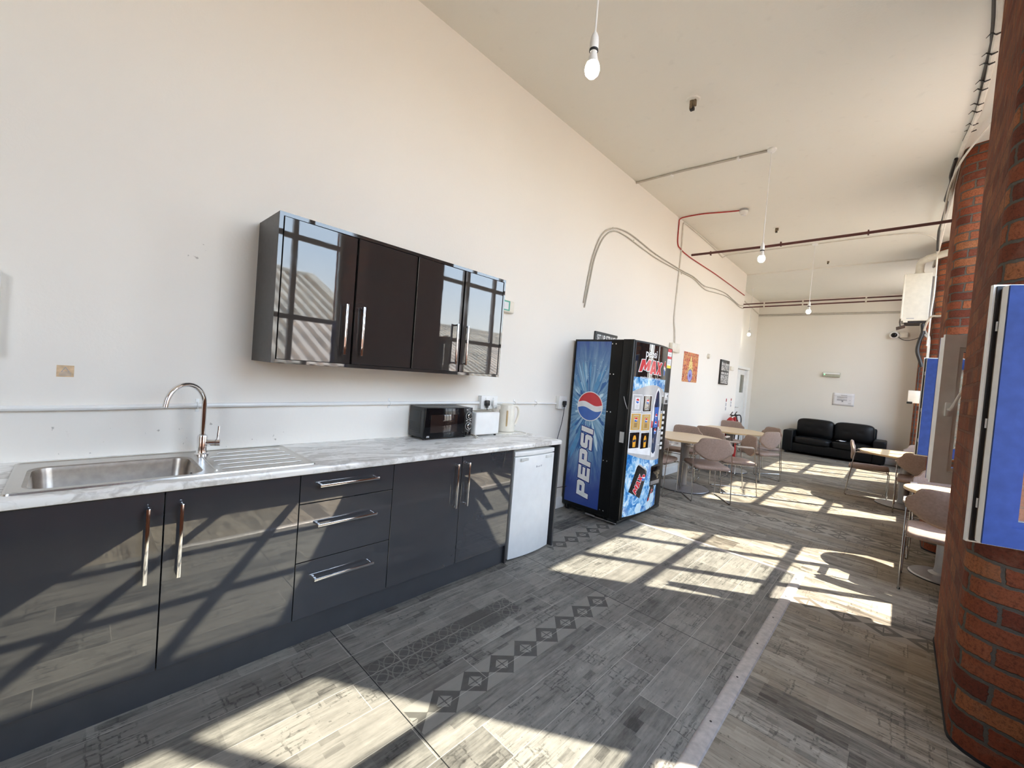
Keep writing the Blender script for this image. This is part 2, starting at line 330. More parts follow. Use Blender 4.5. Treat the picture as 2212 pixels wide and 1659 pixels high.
def mat_brick(name, rows=0.083, bw=0.235, worn=False):
    n = NT(name); uv = n.uv(); p = n.pos()
    wob = n.m('ADD', n.m('MULTIPLY', n.m('SUBTRACT', n.noise(uv, 7, 2), 0.5), 0.03), n.m('MULTIPLY', n.m('SUBTRACT', n.noise(uv, 45, 3), 0.5), 0.016)); s = n.sep(uv)
    vv = n.comb(n.m('ADD', s[0], wob), n.m('ADD', s[1], n.m('MULTIPLY', wob, 0.7)), 0)
    c, fac = n.brick(vv, bw, rows, 0.0085, 0.5, 1.0, (1, 1, 1), (0, 0, 0), (0.5, 0.5, 0.5), 0.35)
    tint = n.ramp(n.m('ADD', n.m('MULTIPLY', c, 0.7), n.m('MULTIPLY', n.noise(uv, 3.2, 3), 0.3)), [(0.1, (0.19, 0.055, 0.036)), (0.40, (0.38, 0.100, 0.050)), (0.72, (0.52, 0.165, 0.075)), (0.97, (0.66, 0.28, 0.115))])
    gr = n.noise(p, 75, 7, 0.8); mo = n.noise(p, 12, 4, 0.6)
    tint = n.mix(n.m('MULTIPLY', n.ramp(gr, [(0.48, 0.0), (0.62, 1.0)]), 0.62), tint, (0.085, 0.034, 0.024))
    tint = n.mix(n.m('MULTIPLY', n.ramp(mo, [(0.55, 0.0), (0.75, 1.0)]), 0.35), tint, (0.42, 0.24, 0.16))
    mort = n.mix(gr, (0.11, 0.095, 0.08), (0.26, 0.22, 0.18))
    col = n.mix(n.m('MULTIPLY', n.ramp(fac, [(0.25, 0.0), (0.7, 1.0)]), 0.35 if worn else 1.0), tint, mort)
    if worn:   # scraped, weather-streaked face
        q = n.noise(n.comb(n.m('MULTIPLY', s[0], 14), n.m('MULTIPLY', s[1], 2.6), 0.0), 2.0, 7, 0.7)
        col = n.mix(n.ramp(q, [(0.42, 0.0), (0.62, 0.85)]), col, (0.24, 0.125, 0.085)); col = n.mix(n.ramp(q, [(0.30, 0.6), (0.44, 0.0)]), col, (0.66, 0.34, 0.20))
    sp = n.ramp(n.noise(p, 1.3, 3), [(0.62, 0.0), (0.72, 1.0)]); col = n.mix(n.m('MULTIPLY', sp, n.m('MULTIPLY', gr, 0.5)), col, (0.55, 0.47, 0.40))
    n.bump(n.m('ADD', n.m('MULTIPLY', fac, -1.6), n.m('ADD', n.m('MULTIPLY', gr, 1.2), n.m('MULTIPLY', mo, 0.7))), 1.0, 0.016)
    return n.set(col=col, rough=0.9, spec=0.2)
M_BRICK = mat_brick('red_brick'); M_BRICKW = mat_brick('weathered_brick_face', worn=True)

def mat_gloss(name, col, ior=2.0, wave=0.0, rough=0.02, var=0.05, wscale=7):
    n = NT(name); p = n.obj(); k = n.noise(p, 10, 3)
    c = n.mix(k, tuple(x * (1 - var) for x in col), tuple(x * (1 + var) for x in col))
    sm = n.ramp(n.noise(p, 6, 4, 0.6, 0.6), [(0.5, 0.0), (0.85, 1.0)])
    if wave: n.bump(n.noise(p, wscale, 2), wave, 0.004)
    return n.set(col=c, rough=n.m('ADD', rough, n.m('MULTIPLY', sm, 0.05)), ior=ior)
M_GLOSS = mat_gloss('graphite_gloss_door', (0.042, 0.043, 0.048), 1.95, 0.02)
M_GLOSSW = mat_gloss('black_gloss_door', (0.030, 0.027, 0.026), 1.66, 0.02)
M_CARC = plain('graphite_matt_panel', (0.040, 0.040, 0.043), 0.38)
M_PLINTH = plain('graphite_plinth', (0.040, 0.041, 0.046), 0.33, ior=1.7)
M_CHROME = plain('polished_chrome', (0.80, 0.80, 0.81), 0.09, 1.0, 0.02)
M_CHAIRMETAL = plain('chair_steel_wire', (0.58, 0.56, 0.53), 0.22, 1.0, 0.04)
M_STEEL = NT('brushed_steel')
_p = M_STEEL.obj(); _n = M_STEEL.noise(M_STEEL.vmul(_p, (60, 4, 60)), 3, 5, 0.7)
M_STEEL.bump(_n, 0.05, 0.002); M_STEEL = M_STEEL.set(col=M_STEEL.mix(_n, (0.52, 0.50, 0.47), (0.70, 0.68, 0.65)), metal=1.0, rough=0.27)
M_BOWL = plain('dull_steel', (0.40, 0.36, 0.32), 0.33, 1.0, 0.12, 30)
M_BLACK = plain('black_plastic', (0.010, 0.010, 0.010), 0.34)
M_BLACKG = mat_gloss('black_glass', (0.005, 0.005, 0.006), 1.33, 0.0, 0.08)
M_MWSIDE = plain('dark_grey_steel_casing', (0.030, 0.033, 0.036), 0.36)
M_WHITE = plain('white_plastic', (0.84, 0.84, 0.82), 0.30, var=0.03)
M_WHITEE = plain('white_enamel', (0.80, 0.81, 0.80), 0.24, var=0.03)
M_PGRIP = plain('shaded_white_plastic', (0.66, 0.67, 0.65), 0.4)  # white plastic greyed to paint in the shade of the grip recess
M_CREAM = plain('aged_cream_plastic', (0.80, 0.76, 0.66), 0.36, var=0.05)
M_CABLEW = plain('white_painted_cable', (0.72, 0.69, 0.62), 0.5)
M_CABLEG = plain('grey_painted_cable', (0.52, 0.49, 0.43), 0.55)
M_RED = plain('red_fire_cable', (0.42, 0.03, 0.025), 0.4)
M_REDDK = plain('dark_red_pipe_paint', (0.105, 0.030, 0.026), 0.45)
M_DARKC = plain('black_cable', (0.025, 0.021, 0.02), 0.5)
M_UPVC = plain('white_upvc', (0.80, 0.79, 0.76), 0.30, var=0.04)
M_UPVCIN = plain('cream_upvc', (0.74, 0.71, 0.66), 0.38, var=0.04)
M_BLUE = plain('blue_frame_paint', (0.024, 0.052, 0.195), 0.6, var=0.12, scale=25, ior=1.25)
M_GASKET = plain('black_rubber_gasket', (0.012, 0.012, 0.015), 0.6)
M_OAK = NT('pale_oak_laminate')
_p = M_OAK.obj(); _n = M_OAK.noise(M_OAK.vmul(_p, (1.5, 22, 1.5)), 3, 5, 0.6)
M_OAK = M_OAK.set(col=M_OAK.mix(_n, (0.52, 0.36, 0.19), (0.68, 0.51, 0.31)), rough=0.34)
M_PED = plain('silver_grey_pedestal', (0.38, 0.37, 0.37), 0.35, 0.6)
M_FABRIC = plain('mauve_brown_fabric', (0.335, 0.240, 0.195), 0.9, var=0.12, scale=60, bump=0.25, bscale=500)
M_FABRICP = plain('pale_fabric_piping', (0.40, 0.30, 0.22), 0.8)
M_PAD = plain('beige_arm_pad', (0.56, 0.48, 0.42), 0.5)
M_LEATHER = plain('black_leather', (0.005, 0.005, 0.0055), 0.42, var=0.2, scale=8, bump=0.2, bscale=40, ior=1.33)
M_PAPER = plain('paper', (0.80, 0.79, 0.80), 0.7, var=0.02)
M_INK = plain('dark_ink', (0.10, 0.10, 0.11), 0.7)
M_INKL = plain('grey_ink', (0.36, 0.36, 0.38), 0.7)
M_RUST = plain('rusted_bracket', (0.20, 0.15, 0.09), 0.6, var=0.4, scale=60)
M_GREEN = plain('green_sign', (0.10, 0.42, 0.32), 0.4)
M_GREENLED = NT('green_indicator_lamp').set(col=(0.1, 0.6, 0.2), ecol=(0.25, 1.0, 0.45), estr=2.0)
M_BULB = NT('lit_bulb').set(col=(1, 1, 1), ecol=(1.0, 0.94, 0.84), estr=80.0)
M_EXT = plain('extinguisher_red', (0.42, 0.012, 0.014), 0.25)
M_SIGNBLK = plain('black_sign_board', (0.020, 0.019, 0.017), 0.45)
M_SIGNWHT = plain('white_lettering', (0.82, 0.81, 0.78), 0.5)
def mat_glass(name, tint, base=0.03):
    n = NT(name); n.t.nodes.remove(n.b); tr = n.t.nodes.new('ShaderNodeBsdfTransparent'); gl = n.t.nodes.new('ShaderNodeBsdfGlossy'); mx = n.t.nodes.new('ShaderNodeMixShader'); fs = n.t.nodes.new('ShaderNodeLayerWeight')
    k = n.noise(n.obj(), 3, 2); n.put(tr.inputs[0], n.mix(k, tuple(x * 0.97 for x in tint), tint)); gl.inputs['Roughness'].default_value = 0.01; fw_ = n.m('ADD', base, n.m('MULTIPLY', n.m('POWER', fs.outputs['Facing'], 5.0), 0.85))
    n.t.links.new(fw_, mx.inputs[0]); n.t.links.new(tr.outputs[0], mx.inputs[1]); n.t.links.new(gl.outputs[0], mx.inputs[2]); n.t.links.new(mx.outputs[0], n.out.inputs[0]); return n.mat
M_GLASS = mat_glass('clear_window_glass', (0.93, 0.95, 0.94))
M_GLASS2 = mat_glass('double_glazing', (0.90, 0.92, 0.91), 0.13)
M_DOORGL = plain('grey_wired_glass', (0.16, 0.16, 0.13), 0.15)
def mat_marble(name):
    n = NT(name); p = n.obj(); s = n.sep(p)
    w = n.noise(p, 2.5, 4, 0.6)
    d = n.comb(n.m('ADD', n.m('MULTIPLY', s[0], 2.6), n.m('MULTIPLY', w, 1.1)), n.m('ADD', n.m('MULTIPLY', s[1], 0.7), n.m('MULTIPLY', s[0], -1.2)), s[2])
    a = n.noise(d, 3.2, 7, 0.62); b = n.noise(d, 9.0, 5, 0.6)
    c = n.mix(n.ramp(a, [(0.47, 0.0), (0.545, 1.0), (0.60, 0.15), (0.8, 0.0)]), (0.87, 0.86, 0.83), (0.56, 0.54, 0.51))
    c = n.mix(n.m('MULTIPLY', n.ramp(b, [(0.52, 0.0), (0.60, 1.0), (0.66, 0.0)]), 0.40), c, (0.50, 0.48, 0.44))
    return n.set(col=c, rough=0.10, ior=1.55)
M_MARBLE = mat_marble('white_marble_laminate')
def mat_ice(name, deep):
    n = NT(name); p = n.obj(); a = n.noise(p, 9, 6, 0.65, 1.2); b = n.noise(p, 24, 4, 0.6)
    c = n.ramp(a, [(0.30, deep), (0.46, (0.05, 0.26, 0.62)), (0.55, (0.33, 0.62, 0.86)), (0.66, (0.80, 0.90, 0.95))])
    return n.set(col=n.mix(n.ramp(b, [(0.58, 0.0), (0.7, 0.5)]), c, (0.85, 0.93, 0.97)), rough=0.10, ior=1.6)
M_ICE = mat_ice('ice_print', (0.01, 0.12, 0.42))
def mat_blast(name):
    """blue burst print: streaks radiating from the ball at the panel's own centre"""
    n = NT(name); s = n.sep(n.pos()); x = n.m('SUBTRACT', s[0], 0.28); z = n.m('SUBTRACT', s[2], 1.12)
    ang = n.m('ARCTAN2', z, x); r = n.m('SQRT', n.m('ADD', n.m('MULTIPLY', x, x), n.m('MULTIPLY', n.m('MULTIPLY', z, z), 0.36)))
    st = n.noise(n.comb(n.m('MULTIPLY', ang, 3.2), n.m('MULTIPLY', r, 1.2), 0.4), 3.2, 6, 0.7)
    st2 = n.noise(n.comb(n.m('MULTIPLY', ang, 9.0), n.m('MULTIPLY', r, 2.5), 2.4), 2.0, 4, 0.6)
    k = n.m('MULTIPLY', n.ramp(n.m('ADD', n.m('MULTIPLY', st, 0.6), n.m('MULTIPLY', st2, 0.4)), [(0.36, 0.0), (0.66, 1.0)]), n.ramp(r, [(0.16, 1.0), (0.52, 0.0)]))
    c = n.mix(n.ramp(r, [(0.10, 0.0), (0.5, 1.0)]), (0.035, 0.17, 0.40), (0.028, 0.065, 0.30))
    c = n.mix(k, c, (0.42, 0.68, 0.85)); return n.set(col=c, rough=0.25)
M_BLAST = mat_blast('blue_burst_print')

# ------------------------------------------------------------------ the room
Y_BACK, Y_FAR, Y_NIB = -5.0, 13.1, 10.05
g = G()
g.quad([(0, Y_BACK, 0), (2.18, Y_BACK, 0), (2.18, 4.07, 0), (0, 4.07, 0)], M_FLOORK)
g.quad([(2.18, Y_BACK, 0), (3.6, Y_BACK, 0), (3.6, 4.07, 0), (2.18, 4.07, 0)], M_FLOORF)
g.quad([(-0.62, 4.07, 0), (3.6, 4.07, 0), (3.6, Y_FAR, 0), (-0.62, Y_FAR, 0)], M_FLOORF)
g.box((-0.62, Y_BACK - .2, -0.25), (3.6, Y_FAR + .2, -0.002), M_PLINTH)
struct(g.finish('floor'))
M_STRIP = plain('worn_threshold_strip', (0.42, 0.385, 0.36), 0.45, 0.2, 0.15, 40)
g = G(); g.prism([(2.148, 0), (2.154, .006), (2.165, .008), (2.198, .008), (2.210, .006), (2.216, 0)], 0.55, 4.05, M_STRIP, M=Matrix(((1, 0, 0, 0), (0, 0, 1, 0), (0, 1, 0, 0), (0, 0, 0, 1))))
for k in range(9): g.lathe([(.0, .0096), (.005, .0092), (.005, .006)], M_DARKC, 8, M=Matrix.Translation((2.178, 0.75 + k * .4, 0)))
struct(g.finish('trim_1'))
g = G(); g.prism([(4.045, 0), (4.05, .006), (4.058, .008), (4.078, .008), (4.088, .005), (4.092, 0)], 0.70, 2.216, M_STRIP, M=Matrix(((0, 0, 1, 0), (1, 0, 0, 0), (0, 1, 0, 0), (0, 0, 0, 1))))
struct(g.finish('trim_2'))
g = G(); g.box((-0.62, Y_BACK - .2, 4.0), (3.6, Y_NIB, 4.25), M_CEIL); g.box((-0.62, Y_NIB, 3.975), (3.6, Y_FAR + .2, 4.25), M_CEIL)
struct(g.finish('ceiling'))
g = G(); g.box((-0.62, Y_BACK - .2, 0), (0, Y_NIB, 4.0), M_WALL); struct(g.finish('wall_left'))
g = G(); g.box((-0.62, Y_NIB, 0), (-0.42, Y_FAR + .2, 3.975), M_FARW); struct(g.finish('wall_recess'))
g = G(); g.box((-0.42, Y_FAR, 0), (3.6, Y_FAR + .2, 3.975), M_FARW); struct(g.finish('wall_far'))
g = G(); g.box((0, Y_BACK - .2, 0), (3.6, Y_BACK, 4.0), M_WALL); struct(g.finish('wall_back'))
g = G(); g.prism([(0, 0), (.018, 0), (.018, .10), (.010, .115), (0, .118)], 2.872, Y_NIB, M_WHITE, M=Matrix(((1, 0, 0, 0), (0, 0, 1, 0), (0, 1, 0, 0), (0, 0, 0, 1))))
struct(g.finish('baseboard_left'))
g = G(); g.box((-0.42, Y_FAR - .018, 0), (2.87, Y_FAR, .12), M_WHITE, .004); struct(g.finish('baseboard_far'))
# the brick wall with its window bays: piers with rounded corners, splayed reveals
def bull(p0, c, p1, n=5):
    p0, c, p1 = Vector(p0), Vector(c), Vector(p1)
    return [tuple(((1 - t) ** 2) * p0 + 2 * t * (1 - t) * c + t * t * p1) for t in [k / n for k in range(n + 1)]]
rw = bmesh.new(); uvl = rw.loops.layers.uv.new('UVMap')
def wall_prism(poly, z0, z1, mi):
    acc = 0.0; n = len(poly)
    for k in range(n):
        a, b = poly[k], poly[(k + 1) % n]; L = math.dist(a, b)
        nz = max(1, int((z1 - z0) / 0.5))
        f = rw.faces.new([rw.verts.new((*a, z0)), rw.verts.new((*b, z0)), rw.verts.new((*b, z1)), rw.verts.new((*a, z1))]); f.material_index = 3 if (mi == 0 and max(a[0], b[0]) < 2.936 and abs(a[1] - b[1]) > .3) else mi; f.smooth = True
        for lp, uv in zip(f.loops, [(acc, z0), (acc + L, z0), (acc + L, z1), (acc, z1)]): lp[uvl].uv = uv
        acc += L
    for z, o in ((z0, 1), (z1, -1)):
        f = rw.faces.new([rw.verts.new((*p, z)) for p in poly[::o]]); f.material_index = mi
        for lp, p in zip(f.loops, poly[::o]): lp[uvl].uv = p
def pier(e, s, xf=2.93, first=False, last=False):
    P = [(3.52, Y_BACK if first else e + .04)]
    P += [(xf, Y_BACK)] if first else [(3.34, e + .04)] + bull((3.06, e + .115), (xf, e + .15), (xf, e + .26))
    P += [(xf, Y_FAR), (3.52, Y_FAR)] if last else bull((xf, s - .40), (xf, s - .32), (3.02, s - .25), 4) + [(3.34, s - .035), (3.52, s - .035)]
    wall_prism(P[::-1], 0, 4.0, 0)
    if not first and not last: wall_prism([(x - .006, y + (.004 if y > (e + s) / 2 else -.004)) for x, y in P[::-1]], 0, .012, 2)
pier(0, WIN_Y[0], first=True)
for a, b in zip(WIN_Y, WIN_Y[1:]): pier(a + 1.65, b)
pier(WIN_Y[-1] + 1.65, 0, xf=2.87, last=True)
for y in WIN_Y:
    a, b = y - .06, y + 1.70
    wall_prism([(3.29, b), (3.52, b), (3.52, a), (3.29, a)], 0, .72, 0)
    wall_prism([(3.345, b), (3.52, b), (3.52, a), (3.345, a)], .72, .83, 0)
    wall_prism([(3.20, b), (3.52, b), (3.52, a), (3.20, a)], 3.86, 4.0, 1)
bmesh.ops.remove_doubles(rw, verts=rw.verts, dist=1e-5); bmesh.ops.recalc_face_normals(rw, faces=rw.faces)
me = bpy.data.meshes.new('wall_right'); rw.to_mesh(me); rw.free(); me.materials.append(M_BRICK); me.materials.append(M_WALL); me.materials.append(M_GASKET); me.materials.append(M_BRICKW); me.set_sharp_from_angle(angle=math.radians(30))
o = bpy.data.objects.new('wall_right', me); COL.objects.link(o); struct(o)

# windows: frame, transoms and mullions, glass, opening casements
def frame_ring(g, x0, x1, z0, z1, w, y0, y1, mat, M=None):
    for lo, hi in (((x0, y0, z0), (x0 + w, y1, z1)), ((x1 - w, y0, z0), (x1, y1, z1)), ((x0 + w, y0, z0), (x1 - w, y1, z0 + w)), ((x0 + w, y0, z1 - w), (x1 - w, y1, z1))):
        g.box(lo, hi, mat, 0, M=M)
M_CHANNEL = plain('grey_brown_hardware_channel', (0.22, 0.17, 0.13), 0.5, 0.3, 0.3, 30)
def casement(win, hinge, ang, w, outside_up, handle=True):
    """a sash: local x runs from hinge to free edge; outside_up: the outer (blue) face looks to +y"""
    sgn = 1 if outside_up else -1; z0, z1 = 0.968, 1.902
    M = Matrix.Translation((hinge[0], hinge[1], 0)) @ Matrix.Rotation(ang, 4, 'Z') @ Matrix.Diagonal((1, sgn, 1, 1))
    g = G()
    frame_ring(g, -.012, w + .014, z0 - .014, z1 + .014, .080, -.0375, -.021, M_UPVC, M)
    frame_ring(g, -.006, w + .007, z0 - .007, z1 + .007, .060, -.021, -.014, M_GASKET, M)
    frame_ring(g, 0, w - .004, z0 + .004, z1 - .004, .060, -.014, .000, M_CHANNEL, M)
    frame_ring(g, 0, w, z0, z1, .066, .000, .031, M_UPVC, M)
    frame_ring(g, 0.001, w - .001, z0 + .001, z1 - .001, .072, .031, .0385, M_BLUE, M)
    frame_ring(g, .072, w - .072, z0 + .072, z1 - .072, .020, .010, .030, M_BLUE, M)
    frame_ring(g, .068, w - .068, z0 + .068, z1 - .068, .022, -.030, -.010, M_UPVCIN, M)
    for z in (z0 + .12, (z0 + z1) / 2 - .05, z1 - .16): g.box((w - .006, -.012, z), (w + .004, -.002, z + .035), M_CHROME, 0, M=M)
    s = g.finish('casement', win, world=True, recalc=True)
    g = G(); g.box((.07, -.006, z0 + .07), (w - .07, .006, z1 - .07), M_GLASS2, 0, M=M); g.finish('pane', s, world=True, recalc=True)
    if handle:
        g = G(); zc = (z0 + z1) / 2; xh = w - .035
        g.box((xh - .016, -.050, zc - .045), (xh + .016, -.037, zc + .045), M_UPVC, .005, M=M)
        g.tube([(xh, -.045, zc), (xh, -.068, zc), (xh - .004, -.075, zc + .015), (xh - .05, -.075, zc + .14)], [.010, .010, .010, .008], M_UPVCIN, 10, M=M)
        g.finish('handle', s, world=True, recalc=True)
    return s
for k, y in enumerate(WIN_Y):  # first bay is out of view, added for its light on the left wall
    win = thing('window_%d' % (k + 1), 'tall frame window bay in the brick wall', 'window', (3.37, y + .825, .83)); win['kind'] = 'structure'; del win['category']; del win['label']
    g = G(); xs = (3.34, 3.40)
    for y0 in (y - .06, y + .44, y + 1.07, y + 1.65): g.box((xs[0], y0, .83), (xs[1], y0 + .06, 3.86), M_UPVCIN, .006)
    for z0 in (.83, 1.88, 2.84, 3.80):
        for a, b in ((y, y + .44), (y + .50, y + 1.07), (y + 1.13, y + 1.65)): g.box((xs[0] + .002, a, z0), (xs[1] - .002, b, z0 + .06), M_UPVCIN, .006)
    g.finish('window_frame', win, world=True)
    openl = k in (2,); openr = k in (1, 2)
    for i, (a, b) in enumerate(((y, y + .44), (y + .50, y + 1.07), (y + 1.13, y + 1.65))):
        for j, (z0, z1) in enumerate(((.89, 1.88), (1.94, 2.84), (2.90, 3.80))):
            if j == 0 and ((i == 0 and openl) or (i == 2 and openr)): continue
            g = G(); g.box((3.368, a - .004, z0 - .004), (3.374, b + .004, z1 + .004), M_GLASS); g.finish('pane', win, world=True)
    if k == 1: casement(win, (3.318, 2.462), math.atan2(-.17, -.46), 0.438, True)
    if k == 2:
        casement(win, (3.318, 4.115), math.atan2(-.24, -.50), 0.53, False)
        casement(win, (3.318, 5.745), math.atan2(-.05, -.50), 0.505, True, False)
# door in the recess
d1 = thing('door_1', 'x', 'door', (-.42, 12.0, 0)); d1['kind'] = 'structure'; del d1['category']; del d1['label']
g = G(); g.box((-.419, 11.42, 0), (-.385, 12.27, 1.985), M_WHITE, .003)
lf = g.finish('door_leaf', d1, world=True)
g = G(); g.box((-.42, 11.33, 0), (-.365, 11.42, 2.0), M_WHITE, .008); g.box((-.42, 12.27, 0), (-.345, 12.42, 2.0), M_WHITE, .008); g.box((-.42, 11.30, 2.0), (-.34, 12.46, 2.07), M_WHITE, .010); g.finish('door_frame', d1, world=True)
g = G(); g.box((-.386, 11.78, 1.40), (-.380, 12.08, 1.86), M_DOORGL, .001); g.finish('pane', lf, world=True)
g = G(); g.tube([(-.385, 11.52, 1.02), (-.335, 11.52, 1.02), (-.335, 11.64, 1.02)], .010, M_CHROME, 8); g.finish('handle', lf, world=True)

# ------------------------------------------------------------------ outside: the neighbouring sheds seen in the glossy doors
M_SHEET = plain('weathered_roof_sheet', (0.74, 0.62, 0.48), 0.8, var=0.22, scale=1.2)
M_RENDER = plain('shed_brickwork', (0.30, 0.17, 0.12), 0.9)
M_YARD = plain('yard_concrete', (0.62, 0.57, 0.49), 0.9)
def shed(name, label, y0, y1, xe, ze, xr, zr, pitch):
    t = thing(name, label, 'building', (xr, (y0 + y1) / 2, -4), group='sheds across the yard')
    g = G(); L = []; y = y0
    while y < y1: L += [(y, 0), (y + pitch * .42, 0), (y + pitch * .5, .10), (y + pitch * .92, .10)]; y += pitch
    up = Vector((xr - xe, 0, zr - ze)).normalized(); nn = Vector((-up.z, 0, up.x)); n2 = Vector((up.z, 0, up.x))
    tb = bmesh.new()
    A = [tb.verts.new(Vector((xe, yy, ze)) + nn * h) for yy, h in L]; B = [tb.verts.new(Vector((xr, yy, zr)) + nn * h) for yy, h in L]
    Cc = [tb.verts.new(Vector((2 * xr - xe, yy, ze)) + n2 * h) for yy, h in L]
    for i in range(len(L) - 1): tb.faces.new([A[i], A[i + 1], B[i + 1], B[i]]); tb.faces.new([B[i], B[i + 1], Cc[i + 1], Cc[i]])
    g.merge(tb, M_SHEET); g.tube([(xr, y0 - .1, zr + .06), (xr, y1 + .1, zr + .06)], .13, M_SHEET, 8)
    for yy in (y0, y1):   # verge cappings
        g.box((-.1, -.16, -.03), ((xr - xe) * 1.12, .16, .16), M_SHEET, M=Mx(nn, (xe, yy, ze), up))
    g.finish('roof', t, world=True, sharp=20)
    g = G(); g.prism([(xe + .2, -4), (xe + .2, ze - .02), (xr, zr - .1), (2 * xr - xe - .2, ze - .02), (2 * xr - xe - .2, -4)], y0 + .2, y1 - .2, M_RENDER, M=Matrix(((1, 0, 0, 0), (0, 0, 1, 0), (0, 1, 0, 0), (0, 0, 0, 1)))); g.finish('wall', t, world=True)
shed('roofed_shed', 'near shed outside with ribbed pale roof, seen mirrored in the gloss doors', -22, 6.2, 7.0, 1.2, 13.0, 4.15, .30)
shed('roofed_shed', 'lower shed outside with ribbed roof, beyond the taller roof in the mirrored view', 6.9, 42, 7.6, .4, 15.5, 3.55, .30)
g = G(); g.quad([(3.6, -60, -4), (90, -60, -4), (90, 90, -4), (3.6, 90, -4)], M_YARD); struct(g.finish('ground'))

# ------------------------------------------------------------------ the kitchen run
def bar_handle(parent, p0, p1, x, mat=M_CHROME, r=.0065, so=.030):
    """square bar handle on two posts; p0, p1 are (y, z) on a face at x"""
    g = G(); a = Vector((x + so, *p0)); b = Vector((x + so, *p1)); d = (b - a).normalized(); s = Vector((1, 0, 0)).cross(d)
    L = (b - a).length; M = Matrix(((d.x, s.x, 1, a.x), (d.y, s.y, 0, a.y), (d.z, s.z, 0, a.z), (0, 0, 0, 1)))
    g.box((0, -r, -.005), (L, r, .005), mat, .002, M=M)
    for q in (0.004, L - .016): g.box((q, -r * .9, -so), (q + .012, r * .9, -.004), mat, .0015, M=M)
    return g.finish('handle', parent, world=True)
def door(parent, y0, y1, z0, z1, x0, x1, mat, tilt=0.0, name='door'):
    c = ((x0 + x1) / 2, (y0 + y1) / 2, (z0 + z1) / 2); M = Matrix.Translation(c) @ Matrix.Rotation(tilt, 4, 'Z') @ Matrix.Translation([-q for q in c])
    g = G(); g.box((x0, y0 + .0018, z0), (x1, y1 - .0018, z1), mat, .0012, 1, M=M); return g.finish(name, parent, world=True)
XD0, XD1, ZD0, ZD1 = .567, .585, .142, .868
def carcass(parent, y0, y1):
    g = G()
    g.box((.02, y0, .142), (.562, y0 + .016, .868), M_CARC); g.box((.02, y1 - .016, .142), (.562, y1, .868), M_CARC)
    g.box((.02, y0 + .016, .142), (.562, y1 - .016, .158), M_CARC); g.box((.02, y0 + .016, .158), (.034, y1 - .016, .868), M_CARC); g.box((.47, y0 + .016, .85), (.562, y1 - .016, .868), M_CARC)
    for yy in (y0 + .05, y1 - .05):
        for xx in (.10, .48): g.tube([(xx, yy, 0), (xx, yy, .142)], .016, M_BLACK, 8)
    return g.finish('carcass', parent, world=True)
u = thing('sink_base_cabinet', 'graphite gloss base cabinet with two wide doors under the sink', 'cabinet', (0, .2668, 0), group='graphite base cabinets')
carcass(u, -.243, .7765)
d = door(u, -.243, .2668, ZD0, ZD1, XD0, XD1, M_GLOSS); bar_handle(d, (.215, .52), (.215, .818), XD1)
d = door(u, .2668, .7765, ZD0, ZD1, XD0, XD1, M_GLOSS); bar_handle(d, (.318, .52), (.318, .820), XD1)
u = thing('drawer_base_cabinet', 'graphite gloss base cabinet with three drawers and horizontal bar handles', 'cabinet', (0, 1.03, 0), group='graphite base cabinets')
carcass(u, .7765, 1.2858)
for z0, z1, hz in ((.142, .428, .335), (.432, .722, .612), (.726, .868, .812)):
    d = door(u, .7765, 1.2858, z0, z1, XD0, XD1, M_GLOSS, name='drawer'); bar_handle(d, (.860, hz), (1.180, hz), XD1)
u = thing('double_base_cabinet', 'graphite gloss base cabinet with two doors, between drawers and white fridge', 'cabinet', (0, 1.79, 0), group='graphite base cabinets')
carcass(u, 1.2858, 2.2834)
d = door(u, 1.2858, 1.7956, ZD0, ZD1, XD0, XD1, M_GLOSS); bar_handle(d, (1.743, .533), (1.743, .827), XD1)
d = door(u, 1.7956, 2.2834, ZD0, ZD1, XD0, XD1, M_GLOSS); bar_handle(d, (1.838, .533), (1.838, .827), XD1)
g = G(); g.box((.545, -.26, 0), (.560, 2.2834, .1385), M_PLINTH, .001, 1); tag(g.finish('plinth_board', loc=(.55, 1, 0)), 'dark graphite kickboard along the floor below the base cabinets', 'kickboard')
g = G(); g.box((.02, 2.2855, 0), (.583, 2.3030, .872), M_CARC, .001, 1); tag(g.finish('end_panel', loc=(.3, 2.294, 0)), 'dark side panel standing between the double cabinet and the fridge', 'panel', 'kitchen side panels')
g = G(); g.box((.02, 2.848, 0), (.595, 2.866, .872), M_CARC, .001, 1); tag(g.finish('end_panel', loc=(.3, 2.857, 0)), 'dark side panel ending the worktop on the fridge side near the vending machine', 'panel', 'kitchen side panels')
# worktop with the sink cut-out
g = G(); pr = [(.0, .872), (.595, .872), (.602, .876), (.605, .884), (.605, .898), (.602, .906), (.595, .910), (.0, .910)]
MXZ = Matrix(((1, 0, 0, 0), (0, 0, 1, 0), (0, 1, 0, 0), (0, 0, 0, 1)))
SX0, SX1, SY0, SY1 = .075, .535, -.13, .835
g.prism(pr, SY1, 2.8675, M_MARBLE, M=MXZ); g.prism(pr, -.262, SY0, M_MARBLE, M=MXZ)
g.prism([(SX1, .872)] + pr[1:7] + [(SX1, .910)], SY0, SY1, M_MARBLE, M=MXZ); g.prism([(0, .872), (SX0, .872), (SX0, .910), (0, .910)], SY0, SY1, M_MARBLE, M=MXZ)
tag(g.finish('worktop', loc=(.3, 1.3, .872)), 'white marble patterned worktop running along the wall over the cabinets', 'worktop')
